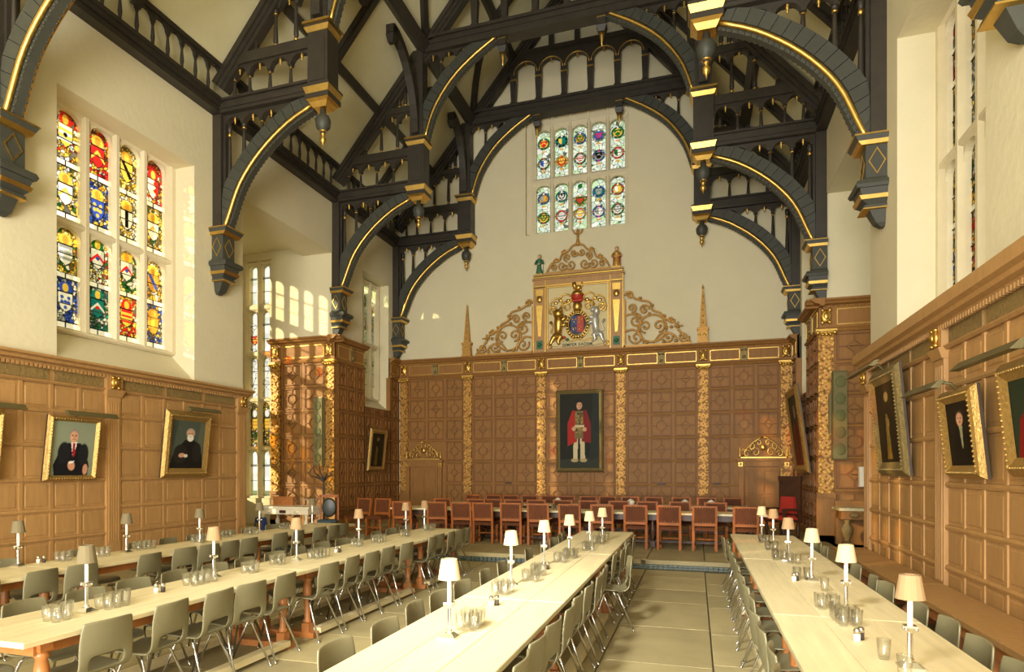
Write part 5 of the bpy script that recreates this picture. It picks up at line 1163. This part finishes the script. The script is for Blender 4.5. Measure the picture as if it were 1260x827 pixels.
rows([-6.35, -5.55, -4.97, -4.45, -3.80, -3.18, -2.5, -1.85, -1.20, -.50, .20, .90], 14.24, pi, 'near row at the first high table', 'near row of high table chairs')
rows([-6.05, -5.1, -4.7, -4.15, -3.6, -3.02, -2.4, -1.7, -1.05, -.3, .4], 15.46, 0, 'middle row behind the first high table', 'middle row of high table chairs')
rows([-6.1, -5.5, -4.95, -4.42, -3.88, -3.36, -2.78, -2.24, -1.66, -1.05, -.36, .28, .90], 18.05, 0, 'far row along the end wall', 'far row of high table chairs')
def high_table(x0, x1, y, label):
    root = thing('high_table', label, 'table', ((x0 + x1) / 2, y, DZ + .004)); L = (x1 - x0) / 2
    MB().box(-L, L, -.42, .42, .68, .72).build('tabletop', 'pine', root)
    q = MB()
    for s in (-1, 1): q.box(-L + .1, L - .1, s * .34 - .02, s * .34 + .02, .56, .68)
    q.build('apron', 'darkwood', root); n = 5
    for i in range(n):
        x = -L + .3 + (2 * L - .6) * i / (n - 1)
        for s in (-1, 1): MB().box(x - .05, x + .05, s * .3 - .05, s * .3 + .05, 0, .12).lathe([(.04, .12), (.03, .16), (.075, .3), (.07, .42), (.03, .5), (.045, .56)], (x, s * .3, 0), 8).build('leg', 'darkwood', root)
        MB().box(x - .03, x + .03, -.3, .3, .06, .12).build('foot_stretcher', 'darkwood', root)
    MB().box(-L + .3, L - .3, -.03, .03, .06, .11).build('long_stretcher', 'darkwood', root)
high_table(-6.9, 1.35, 14.9, 'first high table with pale top across the dais')
high_table(-6.9, 1.2, 17.4, 'second high table farther back on the dais by the end wall')
for i, (x, y) in enumerate(((-1.55, 17.2), (-.25, 17.25), (.35, 17.25), (-3.4, 17.2))):
    q = MB(); q.lathe([(.05, 0), (.09, .03), (.11, .1), (.06, .14), (.01, .17)], (0, 0, 0), 9); tag(q.build('folded_napkin', 'white', None, (x, y, DZ + .724)), 'white folded napkin, %s from the right on the second high table' % ORD[(2, 1, 0, 3)[i]], 'napkin')
for i in range(4): tag(put('tumbler', TUM, None, (-3.05 + (i % 2) * .09, 14.85 + (i // 2) * .09, DZ + .7245)), 'clear glass tumbler in a small cluster on the first high table', 'glass', 'tumblers on the first high table')

# ------------------------------------------------------------------ left bay: altar-like side table, round-backed chair, antler candelabrum; right bay: sideboard, armchair
root = thing('side_table', 'pale sunlit side table with carved legs in the left window bay', 'table', (-9.95, 14.95, DZ)); root.scale = (.92, 1, .74)
MB().box(-.86, .86, -.45, .45, .86, .92).build('tabletop', 'marble', root); MB().box(-.8, .8, -.4, .4, .66, .86).build('frieze', 'marble', root)
for sx in (-1, 1):
    for sy in (-1, 1): MB().box(sx * .7 - .06, sx * .7 + .06, sy * .32 - .06, sy * .32 + .06, 0, .1).lathe([(.05, .1), (.03, .16), (.07, .34), (.03, .5), (.06, .66)], (sx * .7, sy * .32, 0), 8).build('leg', 'marble', root)
    MB().ball((sx * .45, -.41, .75), .06, 0, 8, (1.4, .5, 1)).build('carved_mask', 'marble', root)
MB().box(-.1, .1, -.42, -.38, .70, .8).build('lock_plate', 'darkwood', root)
for i in range(9):
    q = MB().lathe([(.03, 0), (.008, .015), (.008, .09), (.03, .13), (.026, .2)], (0, 0, 0), 8); tag(q.build('wine_glass', 'tumbler', None, (-9.85 + i * .065 + .03 * (i % 2), 15.0 + .1 * (i % 3), DZ + .682)), 'stemmed glass in the group on the sunlit side table', 'glass', 'stemmed glasses on the side table')
tag(MB().box(-.3, .3, -.05, .05, 0, .2).box(-.34, .34, -.06, .06, .2, .23).build('glass_rack', 'legwood', None, (-10.35, 15.2, DZ + .682)), 'small wooden rack at the back of the sunlit side table', 'rack')
root = thing('round_back_chair', 'dark chair with an oval green leather back standing before the left bay', 'chair', (-8.5, 14.3, DZ), pi + .35); root.scale = (.84, .84, .84)
MB().lathe([(.3, .40), (.31, .44), (.28, .48)], (0, 0, 0), 16).build('seat', 'bluecloth', root)
MB().lathe([(.21, -.02), (.21, .02), (.17, .035)], (0, -.26, .82), 18, 0, True, Matrix(((1, 0, 0), (0, 0, 1), (0, 1.35, 0)))).lathe([(.21, -.05), (.2, -.02)], (0, -.26, .82), 18, 0, True, Matrix(((1, 0, 0), (0, 0, 1), (0, 1.35, 0)))).build('backrest', 'roundleather', root)
q = MB()
for s in (-1, 1): q.box(s * .26 - .025, s * .26 + .025, -.29, -.24, .45, 1.18)
q.box(-.28, .28, -.29, -.24, 1.12, 1.2).build('back_frame', 'chairwood', root)
for sx in (-1, 1):
    for sy in (-1, 1): MB().lathe([(.028, 0), (.02, .1), (.035, .25), (.025, .4)], (sx * .22, sy * .2, 0), 8).build('leg', 'chairwood', root)
root = thing('branched_candelabrum', 'dark branching metal candelabrum against the left bay panelling', 'candelabrum', (-9.75, 16.2, DZ))
b = MB().lathe([(.16, 0), (.12, .04), (.03, .08), (.025, 1.3), (.04, 1.35)], (0, 0, 0), 8); b.build('stem', 'black', root); b = MB()
for s, l, h in ((-1, .5, .25), (-1, .35, .4), (1, .3, .3), (1, .15, .45), (-1, .15, .5)): b.tube([(0, 0, 1.3), (s * l * .4, 0, 1.35 + h * .2), (s * l * .8, 0, 1.3 + h * .6), (s * l, 0, 1.3 + h)], [.025, .02, .016, .01], 6)
b.build('branches', 'black', root)
for i, x in enumerate((-8.0, -7.45)): high_chair(x, 14.9, -.3 + .15 * i, 'brown leather chair, %s of two beside the round backed chair on the dais' % ('left', 'right')[i], 'side chairs near the left bay')
root = thing('bag', 'blue and yellow bag on the floor beneath the sunlit side table', 'bag', (-10.35, 14.2, DZ)); MB().frus(0, 0, 0, .16, .1, .42, .12, .06).build('body', 'blue', root); MB().box(-.08, .08, -.11, -.07, .1, .3).build('panel', 'gold', root)
root = thing('sideboard', 'carved oak sideboard with a pale top in the right window bay', 'sideboard', (3.35, 16.2, DZ))
MB().box(-.5, .75, -.4, .4, .76, .82).build('top', 'pine', root); MB().box(-.45, .7, -.35, .38, .58, .76).build('frieze', 'oakdark', root); MB().box(-.45, .7, .2, .36, 0, .58).build('back_panel', 'oakdark', root)
for x in (-.32, .35): MB().box(x - .09, x + .09, -.34, -.16, 0, .1).lathe([(.07, .1), (.05, .14), (.11, .28), (.12, .38), (.05, .5), (.08, .58)], (x, -.25, 0), 10).build('leg', 'oakcarve', root)
for x in (-.2, .3): MB().ball((x, -.36, .67), .07, 0, 8, (1.4, .4, .9)).build('carved_rosette', 'oakcarve', root)
MB().box(-.45, .7, .3, .38, .82, .95).build('gallery', 'oakdark', root)
root = thing('armchair', 'tall dark carved armchair with red cushions in the right dais corner', 'armchair', (1.95, 17.5, DZ), -.9)
MB().box(-.3, .3, -.26, .26, .38, .44).build('seat', 'darkwood', root); MB().frus(0, -.02, .44, .27, .23, .54, .22, .18).build('seat_cushion', 'redcloth', root); MB().frus(0, .18, .58, .22, .05, .98, .18, .04).build('back_cushion', 'redcloth', root)
q = MB()
for s in (-1, 1): q.box(s * .29 - .03, s * .29 + .03, .22, .28, .4, 1.45)
q.box(-.3, .3, .23, .27, .5, 1.35).box(-.34, .34, .21, .29, 1.35, 1.47).build('carved_back', 'darkwood', root)
for s in (-1, 1): MB().box(s * .3 - .035, s * .3 + .035, -.28, .26, .66, .71).box(s * .3 - .03, s * .3 + .03, -.26, -.2, .44, .66).build('armrest', 'darkwood', root)
for sx in (-1, 1):
    for sy in (-1, 1): MB().lathe([(.035, 0), (.025, .1), (.045, .2), (.03, .38)], (sx * .26, sy * .22, 0), 8).build('leg', 'darkwood', root)
